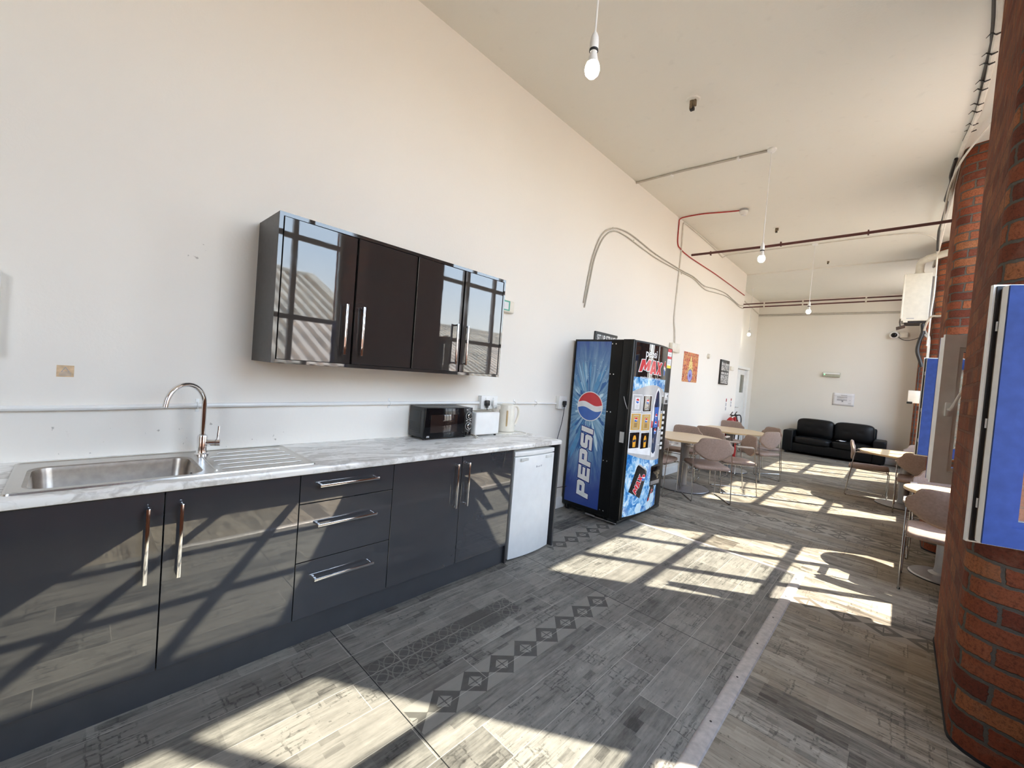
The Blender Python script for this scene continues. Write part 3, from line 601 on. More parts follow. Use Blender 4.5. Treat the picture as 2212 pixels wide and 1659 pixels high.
# sink
sk = thing('sink', 'stainless steel sink with deep bowl and ribbed drainer set into the worktop', 'sink', (.3, .35, .91))
bx0, bx1, by0, by1 = .165, .505, -.10, .395
def sq_for(L, x0, y0, x1, y1): return [(min(max((p[0] - (bx0 + bx1) / 2) * 99, -1), 1) * (x1 - x0) / 2 + (x0 + x1) / 2, min(max((p[1] - (by0 + by1) / 2) * 99, -1), 1) * (y1 - y0) / 2 + (y0 + y1) / 2) for p in L]
top = rrect(bx0, by0, bx1, by1, .055, 5)
def z3(L, z): return [(x, y, z) for x, y in L]
g = G(); g.rings([z3(rrect(bx0 - .012, by0 - .012, bx1 + .012, by1 + .012, .06, 5), .9145), z3(top, .911), z3(rrect(bx0 + .004, by0 + .004, bx1 - .004, by1 - .004, .053, 5), .895), z3(rrect(bx0 + .014, by0 + .014, bx1 - .014, by1 - .014, .05, 5), .765), z3(rrect(bx0 + .03, by0 + .03, bx1 - .03, by1 - .03, .05, 5), .742), z3(rrect(bx0 + .13, by0 + .2, bx1 - .13, by1 - .2, .02, 5), .735)], M_BOWL, False, True)
g.lathe([(.035, .0), (.030, .003), (.0, .001)], M_CHROME, 16, M=Matrix.Translation((.335, .15, .7365)))
g.box((.33, by1 - .012, .86), (.35, by1 - .006, .875), M_BLACK)
g.finish('bowl', sk, world=True, sharp=50)
g = G(); x0, x1, y0, y1 = .050, .556, -.152, .858; zt = .9145
outer = []
for p in rrect(bx0, by0, bx1, by1, .06, 5):
    v = Vector((p[0] - (bx0 + bx1) / 2, p[1] - (by0 + by1) / 2)); k = min(((bx1 - bx0) / 2 + .03) / max(abs(v.x), 1e-5), ((by1 - by0) / 2 + .03) / max(abs(v.y), 1e-5)); outer.append((v.x * k + (bx0 + bx1) / 2, v.y * k + (by0 + by1) / 2))
g.rings([z3(rrect(bx0 - .012, by0 - .012, bx1 + .012, by1 + .012, .06, 5), zt), z3(outer, zt)], M_STEEL, False, False)
qa, qb, qc, qd = bx0 - .03, bx1 + .03, by0 - .03, by1 + .03
for lo, hi in (((x0 + .01, y0 + .01), (x1 - .01, qc)), ((x0 + .01, qc), (qa, qd)), ((qb, qc), (x1 - .01, qd)), ((x0 + .01, qd), (x1 - .01, y1 - .01))): g.quad([(lo[0], lo[1], zt), (hi[0], lo[1], zt), (hi[0], hi[1], zt), (lo[0], hi[1], zt)], M_STEEL)
g.rings([z3(rrect(x0, y0, x1, y1, .02, 4), .9102), z3(rrect(x0 + .002, y0 + .002, x1 - .002, y1 - .002, .019, 4), .9165), z3(rrect(x0 + .008, y0 + .008, x1 - .008, y1 - .008, .016, 4), .9175), z3(rrect(x0 + .013, y0 + .013, x1 - .013, y1 - .013, .012, 4), .9140)], M_STEEL, False, False)
g.finish('rim', sk, world=True, sharp=40)
g = G()
for k in range(5):
    xx = .14 + k * .083; g.tube([(xx, .475 if k else .52, .9138), (xx, .49 if k else .535, .9155), (xx, .80, .9155), (xx, .815, .9138)], .0030, M_BOWL, 8)
g.tube([(.115, .45, .915), (.50, .45, .915)], .004, M_STEEL, 6)
g.finish('drainer', sk, world=True)
# tap
tp = thing('mixer_tap', 'chrome swan neck mixer tap behind the sink, lever at its side', 'tap', (.140, .456, .9145))
D = Vector((.575, -.82, 0)).normalized()
g = G(); T0 = Matrix.Translation((.140, .456, .9145))
g.lathe([(.0, 0), (.031, 0), (.031, .006), (.024, .012), (.021, .03), (.0225, .09), (.020, .098), (.013, .102)], M_CHROME, 24, M=T0); g.finish('body', tp, world=True)
g = G(); P = [Vector((.140, .456, z)) for z in (1.012, 1.08, 1.14)] + [Vector((.140, .456, 1.17)) + D * (.1 - .1 * math.cos(a)) + Vector((0, 0, .1 * math.sin(a))) for a in [PI * k / 16 * .97 for k in range(17)]]
P.append(P[-1] + (P[-1] - P[-2]).normalized() * .012)
g.tube(P, .0115, M_CHROME, 14); g.finish('spout', tp, world=True)
g = G(); a = Vector((.140, .456, .975)); e = Vector((.35, .94, 0)).normalized()
g.tube([a + e * .015, a + e * .075], .0165, M_CHROME, 16); g.tube([a + e * .055, a + e * .0565], .0172, M_BLACK, 16)
g.tube([a + e * .062 + Vector((0, 0, .01)), a + e * .066 + Vector((0, 0, .085))], .0048, M_CHROME, 8); g.finish('lever', tp, world=True)

# wall cabinets
XW, YL, YR, ZT, ZB = .3368, .6839, 2.3162, 2.1703, 1.4035
sur = thing('cabinet_surround', 'black gloss panel frame enclosing the row of wall cabinets', 'panel', (0, 1.5, ZB))
g = G(); g.box((.004, YL, ZB), (XW, YL + .019, ZT), M_CARC, .001, 1); g.finish('side_panel', sur, world=True)
g = G(); g.box((.004, YR - .016, ZB), (XW, YR, ZT), M_CARC, .001, 1); g.finish('side_panel', sur, world=True)
g = G(); g.box((.004, YL + .019, ZT - .019), (XW, YR - .016, ZT), M_CARC, .001, 1); g.finish('top_panel', sur, world=True)
g = G(); g.box((.004, YL + .019, ZB), (XW, YR - .016, ZB + .019), M_CARC, .001, 1); g.finish('bottom_panel', sur, world=True)
g = G(); M_EDGE = M_GLOSSW
for lo, hi in (((XW, YL, ZB), (XW + .0008, YL + .019, ZT)), ((XW, YR - .016, ZB), (XW + .0008, YR, ZT)), ((XW, YL + .019, ZT - .019), (XW + .0008, YR - .016, ZT)), ((XW, YL + .019, ZB), (XW + .0008, YR - .016, ZB + .019))): g.box(lo, hi, M_EDGE)
g.finish('front_edging', sur, world=True)
S = [YL + .0195, 1.1027, 1.5072, 1.9061, YR - .0165]
TILT = (.0262, .018, .019, .013)
for q, lab in ((0, 'black gloss wall cabinet on the sink side, two doors reflecting the window'), (2, 'black gloss wall cabinet on the vending machine side, handles side by side')):
    u = thing('wall_cabinet', lab, 'cabinet', (0, S[q + 1], ZB + .019), group='black gloss wall cabinets')
    y0, y1 = S[q] + .001, S[q + 2] - .001; g = G(); z0, z1 = ZB + .0195, ZT - .0195
    g.box((.006, y0, z0), (.312, y0 + .016, z1), M_CARC); g.box((.006, y1 - .016, z0), (.312, y1, z1), M_CARC); g.box((.006, y0 + .016, z0), (.312, y1 - .016, z0 + .016), M_CARC); g.box((.006, y0 + .016, z1 - .016), (.312, y1 - .016, z1), M_CARC); g.box((.006, y0 + .016, z0 + .016), (.014, y1 - .016, z1 - .016), M_CARC)
    g.finish('carcass', u, world=True)
    for j in (0, 1):
        d = door(u, S[q + j] + .002, S[q + j + 1] - .002, z0 + .002, z1 - .002, .317, XW - .001, M_GLOSSW, TILT[q + j])
        hy = {0: 1.047, 1: 1.149, 2: 1.850, 3: 1.944}[q + j]; bar_handle(d, (hy, 1.476), (hy, 1.762), XW)

# fridge
fr = thing('under_counter_fridge', 'white under-counter fridge standing between dark panels below the worktop', 'fridge', (.3, 2.57, 0))
g = G(); g.box((.06, 2.328, .02), (.525, 2.808, .812), M_WHITEE, .006)
for yy in (2.36, 2.78):
    for xx in (.12, .50): g.tube([(xx, yy, 0), (xx, yy, .022)], .018, M_BLACK, 10)
g.box((.45, 2.34, .004), (.52, 2.80, .022), M_BLACK); g.finish('body', fr, world=True)
g = G()
def bulged(y0, y1, xb, xf, bul, n=10): return [(xb, y0)] + [(xf + bul * (1 - (2 * k / n - 1) ** 2), y0 + (y1 - y0) * k / n) for k in range(n + 1)] + [(xb, y1)]
g.prism(bulged(2.327, 2.809, .532, .577, .022), .014, .806, M_WHITEE, bev=.004); dr = g.finish('door', fr, world=True)
for yy in (2.375, 2.675):
    g = G(); g.box((.588, yy, .775), (.6, yy + .085, .797), M_PGRIP, .002); g.finish('grip', dr, world=True)
g = G()
for a, b, c, d in ((-.040, -.006, -.030, .008), (-.022, -.005, -.016, .002), (-.010, -.005, .004, -.002), (-.010, .001, .004, .004), (.014, -.002, .028, .001), (.014, .005, .030, .008)): g.box((.5985, 2.600 + a, .716 + b), (.6002, 2.600 + c, .716 + d), M_INKL)
g.finish('badge', dr, world=True)
g = G(); g.prism(bulged(2.325, 2.811, .06, .575, .020), .812, .847, M_WHITE, bev=.005); g.finish('top', fr, world=True)

# microwave
MW = (.207, 1.735, .91); my1 = 2.181; mz0, mz1 = .925, 1.148
mw = thing('microwave', 'black microwave oven with two dials on the worktop', 'microwave', (.07, 1.96, .91))
g = G(); g.box((-.0 + .012, MW[1], mz0), (.195, my1, mz1), M_MWSIDE, .006)
g.box((.016, MW[1] - .0006, mz0 + .03), (.165, MW[1] + .002, mz1 - .025), M_BLACK, .002)
g.box((.022, MW[1] - .0016, mz0 + .036), (.150, MW[1] + .002, mz1 - .031), M_MWSIDE, .001)
for i in range(6):
    for j in range(5): g.box((.032 + j * .022, MW[1] - .0022, mz0 + .045 + i * .0115), (.050 + j * .022, MW[1] - .0008, mz0 + .0515 + i * .0115), M_BLACK)
for yy in (1.765, 2.15):
    for xx in (.03, .17): g.tube([(xx, yy, .91), (xx, yy, .927)], .010, M_BLACK, 8)
g.finish('body', mw, world=True)
g = G(); g.box((.196, MW[1] + .002, mz0 - .002), (.214, 2.104, mz1 - .001), M_BLACKG, .003); dr = g.finish('door', mw, world=True)
M_MWIN = mat_gloss('dark_brown_mesh_window', (0.022, 0.014, 0.012), 1.5)
g = G(); g.box((.2135, 1.786, .964), (.2148, 2.032, 1.096), M_MWIN, .0005); g.finish('window', dr, world=True)
g = G(); decal(g, poly_bm([(-.014, -.006), (.014, -.006), (.012, .006), (-.010, .006)]), M_INKL, lambda x, y, d: Vector((.2145 + d, 1.768 + x, .938 + y)), .0003); g.finish('badge', dr, world=True)
g = G(); g.box((.196, 2.106, mz0 - .002), (.214, my1, mz1 - .001), M_BLACK, .003); cp = g.finish('control_panel', mw, world=True)
for zc in (1.083, 1.003):
    g = G(); Mk = Mx((1, 0, 0), (.214, 2.148, zc))
    g.lathe([(.030, .0), (.0315, .001), (.030, .0015)], M_SIGNWHT, 28, M=Mk); g.lathe([(.0, .001), (.029, .001), (.028, .003), (.021, .004), (.021, .010)], M_BLACK, 24, M=Mk)
    g.lathe([(.0205, .004), (.0205, .013), (.0175, .0145), (.0165, .0125)], M_CHROME, 24, M=Mk); g.lathe([(.0168, .012), (.016, .018), (.0, .019)], M_BLACK, 24, M=Mk)
    g.finish('knob', cp, world=True)
for lo, hi in (((.2138, 2.118, 1.128), (.2146, 2.134, 1.133)), ((.2138, 2.120, 1.043), (.2146, 2.134, 1.047)), ((.2138, 2.158, 1.043), (.2146, 2.172, 1.047))):
    g = G(); g.box(lo, hi, M_SIGNWHT); g.finish('marking', cp, world=True)
g = G(); g.box((.2138, 2.118, .932), (.2150, 2.170, .956), M_BLACKG, .0008); g.finish('door_button', cp, world=True)
# toaster
to = thing('toaster', 'plain white toaster on the worktop, between microwave and kettle', 'toaster', (.15, 2.34, .91))
g = G(); g.box((.06, 2.215, .924), (.222, 2.485, 1.108), M_WHITE, .012, 3)
for yy in (2.24, 2.46):
    for xx in (.08, .20): g.tube([(xx, yy, .91), (xx, yy, .926)], .010, M_BLACK, 8)
g.finish('body', to, world=True)
g = G(); g.box((.085, 2.235, 1.106), (.118, 2.465, 1.1095), M_RUST, .002); g.box((.155, 2.235, 1.106), (.188, 2.465, 1.1095), M_RUST, .002); g.finish('slot', to, world=True)
g = G(); g.box((.125, 2.485, 1.02), (.155, 2.503, 1.035), M_WHITE, .004); g.finish('lever', to, world=True)
# kettle
ke = thing('kettle', 'cream plastic jug kettle with gauge strip at the worktop end', 'kettle', (.135, 2.655, .91))
kc = Matrix.Translation((.135, 2.655, 0))
g = G(); g.lathe([(.0, .910), (.082, .910), (.082, .922), (.070, .927), (.0, .928)], M_CREAM, 28, M=kc); g.finish('base', ke, world=True)
g = G(); g.lathe([(.0, .930), (.078, .930), (.080, .945), (.075, 1.04), (.068, 1.135), (.064, 1.152)], M_CREAM, 28, M=kc)
g.prism([(.042, -.02), (.088, -.004), (.088, .004), (.042, .02)], 1.115, 1.152, M_CREAM, M=kc @ Matrix.Rotation(math.radians(-115), 4, 'Z'), bev=.004); g.finish('jug', ke, world=True)
g = G(); g.lathe([(.066, 1.150), (.064, 1.160), (.045, 1.170), (.0, 1.173)], M_CREAM, 28, M=kc); g.finish('lid', ke, world=True)
hd = Matrix.Translation((.135, 2.655, 0)) @ Matrix.Rotation(math.radians(72), 4, 'Z')
g = G(); g.tube(smooth_path([(.060, 0, 1.150), (.095, 0, 1.152), (.118, 0, 1.12), (.118, 0, 1.06), (.098, 0, 1.0), (.074, 0, .975)]), .012, M_CREAM, 10, M=hd); g.tube([(.074, 0, .975), (.094, 0, .975)], .006, M_INKL, 8, M=hd); g.finish('handle', ke, world=True)
M_GAUGE = plain('amber_water_gauge', (0.50, 0.36, 0.18), 0.2)
g = G(); gm = Matrix.Translation((.135, 2.655, 0)) @ Matrix.Rotation(math.radians(-42), 4, 'Z'); g.box((.0685, -.008, .975), (.0785, .008, 1.115), M_GAUGE, .004, M=gm); g.finish('water_gauge', ke, world=True)

# wiring along the wall behind the worktop
wp = thing('wall_conduit', 'white painted conduit running along the wall above the worktop', 'conduit', (0, 1.5, 1.14))
g = G(); g.tube(smooth_path([(.014, -.9, 1.138), (.014, .0, 1.139), (.014, .45, 1.149), (.014, 1.2, 1.158), (.014, 2.0, 1.163), (.014, 2.42, 1.165)]), .0125, M_WHITE, 10); g.tube([(.012, 2.615, 1.163), (.012, 3.2, 1.160), (.012, 3.53, 1.158)], .010, M_WHITE, 10); g.finish('pipe', wp, world=True)
for yy, zz in ((.45, 1.149), (1.562, 1.160), (2.88, 1.161), (3.197, 1.160)):
    g = G(); g.box((0, yy - .008, zz - .034), (.004, yy + .008, zz + .034), M_WHITE, .003)
    g.tube([(.003, yy, zz + .016), (.022, yy, zz + .012), (.028, yy, zz), (.022, yy, zz - .012), (.003, yy, zz - .016)], .004, M_WHITE, 6); g.finish('clip', wp, world=True)
def plug(name, label, cat, y, z, mat, path, cmat, grp=None):
    t = thing(name, label, cat, (.05, y, z), group=grp)
    g = G(); g.box((.052, y - .024, z - .022), (.078, y + .024, z + .026), mat, .008, 3); g.box((.054, y - .013, z - .040), (.074, y + .013, z - .018), mat, .006); g.finish('plug', t, world=True)
    g = G(); g.tube(smooth_path([(.064, y, z - .036)] + path), .0035, cmat, 6); g.finish('cord', t, world=True)
    return t
so1 = thing('double_socket', 'white double wall socket behind the toaster', 'socket', (0, 2.515, 1.17))
g = G(); g.box((0, 2.42, 1.115), (.038, 2.612, 1.228), M_WHITE, .004); g.finish('box', so1, world=True)
g = G(); g.box((.038, 2.418, 1.113), (.048, 2.614, 1.230), M_WHITE, .003); g.box((.048, 2.465, 1.195), (.052, 2.48, 1.215), M_WHITE, .001); g.box((.048, 2.555, 1.195), (.052, 2.57, 1.215), M_WHITE, .001); g.finish('faceplate', so1, world=True)
plug('plug', 'black plug in the double socket with a black cord dropping behind the toaster', 'plug', 2.475, 1.166, M_BLACK, [(.062, 2.478, 1.08), (.03, 2.46, .98), (.03, 2.38, .915), (.03, 2.25, .914)], M_DARKC)
plug('plug', 'white plug beside the black one in the double socket', 'plug', 2.563, 1.166, M_WHITE, [(.060, 2.566, 1.08), (.03, 2.60, .97), (.03, 2.64, .916), (.05, 2.70, .913)], M_CABLEW)
so2 = thing('single_socket', 'white single wall socket between worktop end and vending machine', 'socket', (0, 3.605, 1.17))
g = G(); g.box((0, 3.535, 1.105), (.036, 3.675, 1.238), M_WHITE, .004); g.finish('box', so2, world=True)
g = G(); g.box((.036, 3.533, 1.103), (.046, 3.677, 1.240), M_WHITE, .003); g.finish('faceplate', so2, world=True)
plug('plug', 'black plug with long hanging cord in the single socket by the vending machine', 'plug', 3.610, 1.165, M_BLACK, [(.062, 3.612, 1.09), (.05, 3.605, .95), (.04, 3.57, .80), (.04, 3.50, .55), (.05, 3.42, .36), (.06, 3.50, .27), (.07, 3.66, .255), (.07, 3.762, .25)], M_DARKC)
g = G(); g.tube(smooth_path([(.10, 2.745, .918), (.10, 2.80, .913), (.17, 2.835, .9135), (.26, 2.80, .9135), (.28, 2.72, .9135), (.22, 2.66, .9135), (.17, 2.62, .9135)]), .003, M_CABLEW, 6); g.finish('cord', ke, world=True)
g = G(); g.tube(smooth_path([(.17, 2.20, .916), (.20, 2.225, .9135), (.235, 2.235, .9135), (.255, 2.205, .925), (.245, 2.19, .935), (.22, 2.21, .9135), (.27, 2.19, .9135)]), .003, M_CABLEW, 6); g.finish('cord', to, world=True)
# warning sticker and panel at the left
st = thing('warning_sticker', 'faded orange hot water warning sticker on the wall above the sink', 'sticker', (0, -.024, 1.30))
M_STICK = plain('faded_orange_print', (0.66, 0.48, 0.30), 0.5, var=0.2, scale=40)
g = G(); g.box((0, -.051, 1.2755), (.0012, .002, 1.326), M_STICK)
def onx0(x, y, d): return Vector((.0013 + d, -.0245 + x, 1.30 + y))
decal(g, flat_mesh('shape', [[(-.014, -.004), (.014, -.004), (0, .020)], [(-.010, -.002), (.010, -.002), (0, .015)]]), M_INKL, onx0, .0003)
for zz in (-.009, -.014, -.019): decal(g, poly_bm([(-.018, zz), (.018, zz), (.018, zz + .002), (-.018, zz + .002)]), M_INKL, onx0, .0003)
g.finish('print', st, world=True)
g = G(); g.box((0, -.62, 1.36), (.05, -.212, 1.70), M_WHITE, .012, 3); tag(g.finish('wall_box', loc=(0, -.4, 1.5)), 'white box on the wall at the left edge, mostly out of view', 'box')

# ------------------------------------------------------------------ vending machine
vm = thing('vending_machine', 'tall black drinks vending machine with blue printed side against the white wall', 'vending machine', (.38, 4.28, 0))
VY0, VY1, VZ0, VZ1 = 3.765, 4.775, .055, 1.868
M_VBLK = plain('black_painted_steel', (0.006, 0.006, 0.006), 0.35, ior=1.36, scale=3)
M_DBLUE = plain('deep_blue_print', (0.020, 0.030, 0.20), 0.25)
M_PRED = plain('red_print', (0.62, 0.035, 0.045), 0.22)
M_PBLUE = plain('blue_print', (0.05, 0.15, 0.52), 0.22)
M_PWHT = plain('white_print', (0.86, 0.87, 0.88), 0.25)
M_PGREY = plain('silver_print', (0.50, 0.50, 0.50), 0.22)
M_PGOLD = plain('gold_print', (0.62, 0.38, 0.10), 0.22)
M_PBLK = mat_gloss('black_print', (0.012, 0.011, 0.012), 1.7)
M_PNAVY = mat_gloss('navy_print', (0.015, 0.040, 0.105), 1.7)
M_PSKY = mat_ice('blue_frost_print', (0.02, 0.16, 0.50))
M_PORG = plain('orange_print', (0.85, 0.40, 0.04), 0.25)
M_PYEL = plain('yellow_print', (0.85, 0.72, 0.04), 0.3)
M_PSHARD = [plain('shard_print_%s' % n, c, 0.22) for n, c in (('pale', (0.34, 0.58, 0.76)), ('mid', (0.10, 0.30, 0.56)), ('deep', (0.035, 0.13, 0.36)), ('bright', (0.62, 0.82, 0.92)))]
g = G(); g.box((.028, VY0, VZ0), (.605, VY1, VZ1), M_VBLK, .006)
for yy in (3.81, 4.73):
    for xx in (.08, .55): g.tube([(xx, yy, 0), (xx, yy, .056)], .022, M_BLACK, 10)
g.box((.05, 3.80, .03), (.60, 4.74, .056), M_BLACK)
g.box((.60, 3.775, .018), (.70, 4.77, .05), M_BLACK, .004)
g.box((.34, 3.752, .022), (.45, 3.768, .036), M_PED, .002); g.box((.45, 3.754, .022), (.70, 3.768, .028), M_PED, .001)
g.finish('cabinet', vm, world=True)
def sidemap(x, y, d): return Vector((x, VY0 - .0012 - d, y))
# side print: burst, shards, ball, lettering
g = G(); decal(g, poly_bm([(.052, .100), (.478, .100), (.478, 1.846), (.052, 1.846)]), M_BLAST, sidemap, 0)
rnd = random.Random(5)
for k in range(150):
    a = rnd.uniform(0, 2 * PI); long = abs(math.sin(a)); r0 = rnd.uniform(.10, .22); L = rnd.uniform(.08, .34) * (0.35 + long); w = rnd.uniform(.006, .026)
    cx, cz = .28, 1.14; dx, dz = math.cos(a), math.sin(a); px, pz = -dz, dx
    q = [(cx + dx * r0 + px * w * .2, cz + dz * r0 + pz * w * .2), (cx + dx * (r0 + L * .7) + px * w, cz + dz * (r0 + L * .7) + pz * w), (cx + dx * (r0 + L), cz + dz * (r0 + L)), (cx + dx * (r0 + L * .8) - px * w * .7, cz + dz * (r0 + L * .8) - pz * w * .7), (cx + dx * r0 - px * w * .2, cz + dz * r0 - pz * w * .2)]
    if all(.054 < x < .476 and .2 < z < 1.68 for x, z in q): decal(g, poly_bm(q), M_PSHARD[rnd.choice([0, 1, 1, 2, 2, 2, 3])], sidemap, .0003 + .000004 * k)
for k in range(40):
    x, z, r = rnd.uniform(.07, .46), rnd.uniform(1.45, 1.68), rnd.uniform(.0015, .004); decal(g, poly_bm(arc((x, z), r, 0, 2 * PI * .85, 5)), M_PSHARD[3], sidemap, .0011)
def ball(g, cx, cz, r, fm, d, sc_x=1.0, cuts=()):
    C = lambda rr: [(cx + sc_x * x, cz + y) for x, y in arc((0, 0), rr, 0, 2 * PI, 40)[:-1]]
    decal(g, poly_bm(C(r * 1.06)), M_PWHT, fm, d, cuts); N = 14
    wave = lambda x, o: o + .14 * math.sin(x * PI * .95)
    top = [(cx + sc_x * r * t, cz + r * wave(-t, .20)) for t in [1 - .035 - 2 * (1 - .035) * k / N for k in range(N + 1)]]
    a0 = math.asin(max(-1, min(1, wave(-.965, .20)))); a1 = PI - math.asin(wave(.965, .20))
    decal(g, poly_bm([(cx + sc_x * r * math.cos(a0 + (a1 - a0) * k / 24), cz + r * math.sin(a0 + (a1 - a0) * k / 24)) for k in range(25)] + top[::-1][1:-1]), M_PRED, fm, d + .0004, cuts)
    low = [(cx + sc_x * r * t, cz + r * wave(-t, -.20)) for t in [.965 - 2 * .965 * k / N for k in range(N + 1)]]
    b0 = PI - math.asin(wave(.965, -.20)); b1 = 2 * PI + math.asin(wave(-.965, -.20))
    decal(g, poly_bm([(cx + sc_x * r * math.cos(b0 + (b1 - b0) * k / 24), cz + r * math.sin(b0 + (b1 - b0) * k / 24)) for k in range(25)] + low[1:-1]), M_PBLUE, fm, d + .0004, cuts)
ball(g, .282, 1.158, .148, sidemap, .0014)
LET = {'P': [[(0, 0), (0, 1), (1.02, 1), (1.16, .86), (1.16, .46), (1.02, .32), (.36, .32), (.36, 0)], [(.36, .58), (.80, .58), (.80, .76), (.36, .76)]],
       'E': [[(0, 0), (0, 1), (1.04, 1), (1.04, .75), (.36, .75), (.36, .62), (.96, .62), (.96, .39), (.36, .39), (.36, .25), (1.04, .25), (1.04, 0)]],
       'S': [[(0, .02), (0, .25), (.74, .25), (.74, .37), (.14, .37), (0, .50), (0, .86), (.14, 1), (1.06, 1), (1.06, .75), (.36, .75), (.36, .62), (.96, .62), (1.10, .49), (1.10, .14), (.96, 0)]],
       'I': [[(0, 0), (0, 1), (.37, 1), (.37, 0)]]}
for off, mat, d in ((.016, M_DBLUE, .0020), (.0, M_PWHT, .0026)):
    a = 0.0
    for ch, adv in (('P', 1.28), ('E', 1.16), ('P', 1.28), ('S', 1.24), ('I', .37)):
        tb = flat_mesh('shape', [[((x + a + .20 * y) * .138, y * .146) for x, y in c] for c in LET[ch]], 1.0, off * .55)
        decal(g, tb, mat, lambda x, y, dd: sidemap(.350 - y, .180 + x, dd), d); a += adv
g.finish('side_print', vm, world=True)
for xx, zz in ((.488, 1.823), (.53, 1.823), (.49, 1.514), (.529, 1.514), (.492, 1.128), (.531, 1.128), (.497, .624), (.538, .624), (.502, .112), (.542, .112)):
    g = G(); g.lathe([(.0, .003), (.006, .002), (.007, 0)], M_CHROME, 8, M=Mx((0, -1, 0), (xx, VY0, zz))); g.finish('screw', vm, world=True)
# the door: a bowed front with printed panel, button column beside it
g = G(); g.box((.607, VY0, VZ0), (.722, VY0 + .035, VZ1 + .004), M_VBLK, .005); g.box((.607, VY0 + .035, VZ0), (.690, VY1, VZ1 + .004), M_VBLK, .004)
FY0, FY1 = 3.80, 4.575
def bow(y): t = (y - FY0) / (FY1 - FY0) * 2 - 1; return .725 + .045 * (1 - t * t)
fp = [(.690, FY0)] + [(bow(FY0 + (FY1 - FY0) * k / 20), FY0 + (FY1 - FY0) * k / 20) for k in range(21)] + [(.690, FY1)]
g.prism(fp, .075, 1.868, M_VBLK, bev=.004); vd = g.finish('door', vm, world=True)
g = G(); g.box((.700, 3.762, .055), (.7245, 3.80, 1.872), M_VBLK, .008); g.tube([(.665, 3.7635, 1.30), (.69, 3.755, 1.24), (.715, 3.7635, 1.18)], .004, M_PED, 6); g.box((.655, 3.7638, .84), (.703, 3.7652, .947), M_PGREY, .0004); g.finish('edge_trim', vd, world=True)
def fmap(y, z, d): return Vector((bow(y) + .0006 + d, y, z))
CUTS = [FY0 + (FY1 - FY0) * k / 20 for k in range(1, 20)]
g = G(); A, B = 3.815, 4.56
def lay(mat, pts, d): decal(g, poly_bm(pts), mat, fmap, d, CUTS)
lay(M_PBLK, [(A, 1.46), (B, 1.46), (B, 1.85), (A, 1.85)], 0)
lay(M_PSKY, [(A, 1.30), (B, 1.30), (B, 1.50), (A, 1.505)], .0003)
lay(M_PGREY, [(A, .68), (B, .60)] + [(B - (B - A) * k / 12, 1.36 + .075 * math.sin(PI * k / 12)) for k in range(13)], .0006)
lay(M_PWHT, [(A, .745), (4.24, .685), (4.24, .77), (A, .79)], .0009)
lay(M_ICE, [(A, .09), (B, .09), (B, .615)] + [(B - (B - A) * k / 10, .615 + .115 * k / 10 - .03 * math.sin(PI * k / 10)) for k in range(1, 11)], .0009)
for (y0, y1), (z0, z1), m in (((3.83, 3.97), (1.162, 1.322), M_PGREY), ((4.005, 4.165), (1.158, 1.318), M_PBLK), ((3.825, 3.975), (.970, 1.136), M_PGOLD), ((4.0, 4.17), (.960, 1.128), M_PGOLD), ((3.825, 3.98), (.785, .945), M_PBLK), ((4.012, 4.178), (.772, .935), M_PBLK), ((4.475, 4.555), (1.155, 1.315), M_PBLK), ((4.475, 4.555), (.955, 1.125), M_PGOLD), ((4.475, 4.555), (.78, .92), M_PGREY)):
    lay(M_PWHT, [(y0 - .008, z0 - .008), (y1 + .008, z0 - .008), (y1 + .008, z1 + .008), (y0 - .008, z1 + .008)], .0010); lay(m, [(y0, z0), (y1, z0), (y1, z1), (y0, z1)], .0013)
    yc, zc, w = (y0 + y1) / 2, (z0 + z1) / 2, (y1 - y0)
    if z0 < .8 and w > .1:
        lay(M_PORG, [(yc - .022, z0 + .01), (yc + .022, z0 + .01), (yc + .027, zc + .02), (yc + .012, z1 - .03), (yc - .012, z1 - .03), (yc - .027, zc + .02)], .0016); lay(M_PNAVY, [(yc - .02, zc - .02), (yc + .024, zc - .012), (yc + .020, zc + .010), (yc - .024, zc + .002)], .0019)
    elif w > .1:
        body = M_PWHT if m is M_PGREY else (M_PBLK if m is M_PBLK else M_PGOLD)
        lay(M_PGREY, [(yc - .042, z0 + .014), (yc + .042, z0 + .014), (yc + .042, z1 - .014), (yc - .042, z1 - .014)], .0015); lay(body, [(yc - .038, z0 + .020), (yc + .038, z0 + .020), (yc + .038, z1 - .022), (yc - .038, z1 - .022)], .0017)
        ball(g, yc, zc + .022, .024, fmap, .0020, 1.0, CUTS)
        for q in (0, 1, 2): lay(M_PGREY if m is not M_PGOLD else M_PNAVY, [(yc - .022, zc - .022 - q * .014), (yc + .022, zc - .022 - q * .014), (yc + .022, zc - .017 - q * .014), (yc - .022, zc - .017 - q * .014)], .0020)
lay(M_PWHT, [(4.20, 1.00)] + [(4.325 + .115 * math.cos(a), 1.05 + .36 * math.sin(a)) for a in [PI - PI * k / 16 for k in range(17)]] + [(4.45, 1.00), (4.375, .66), (4.28, .66)], .0012)
bot = [(4.325 - .055, .72), (4.325 - .085, .98), (4.325 - .060, 1.10), (4.325 - .078, 1.22), (4.325 - .04, 1.35), (4.325, 1.385), (4.325 + .04, 1.35), (4.325 + .078, 1.22), (4.325 + .060, 1.10), (4.325 + .085, .98), (4.325 + .055, .72), (4.325, .695)]
lay(M_PNAVY, bot, .0016)
lay(M_PBLUE, [(4.262, .98), (4.388, .98), (4.370, 1.10), (4.388, 1.2), (4.262, 1.2), (4.28, 1.10)], .0019)
for z in (1.02, 1.10, .94): ball(g, 4.325, z, .030, fmap, .0022, 1.0, CUTS)
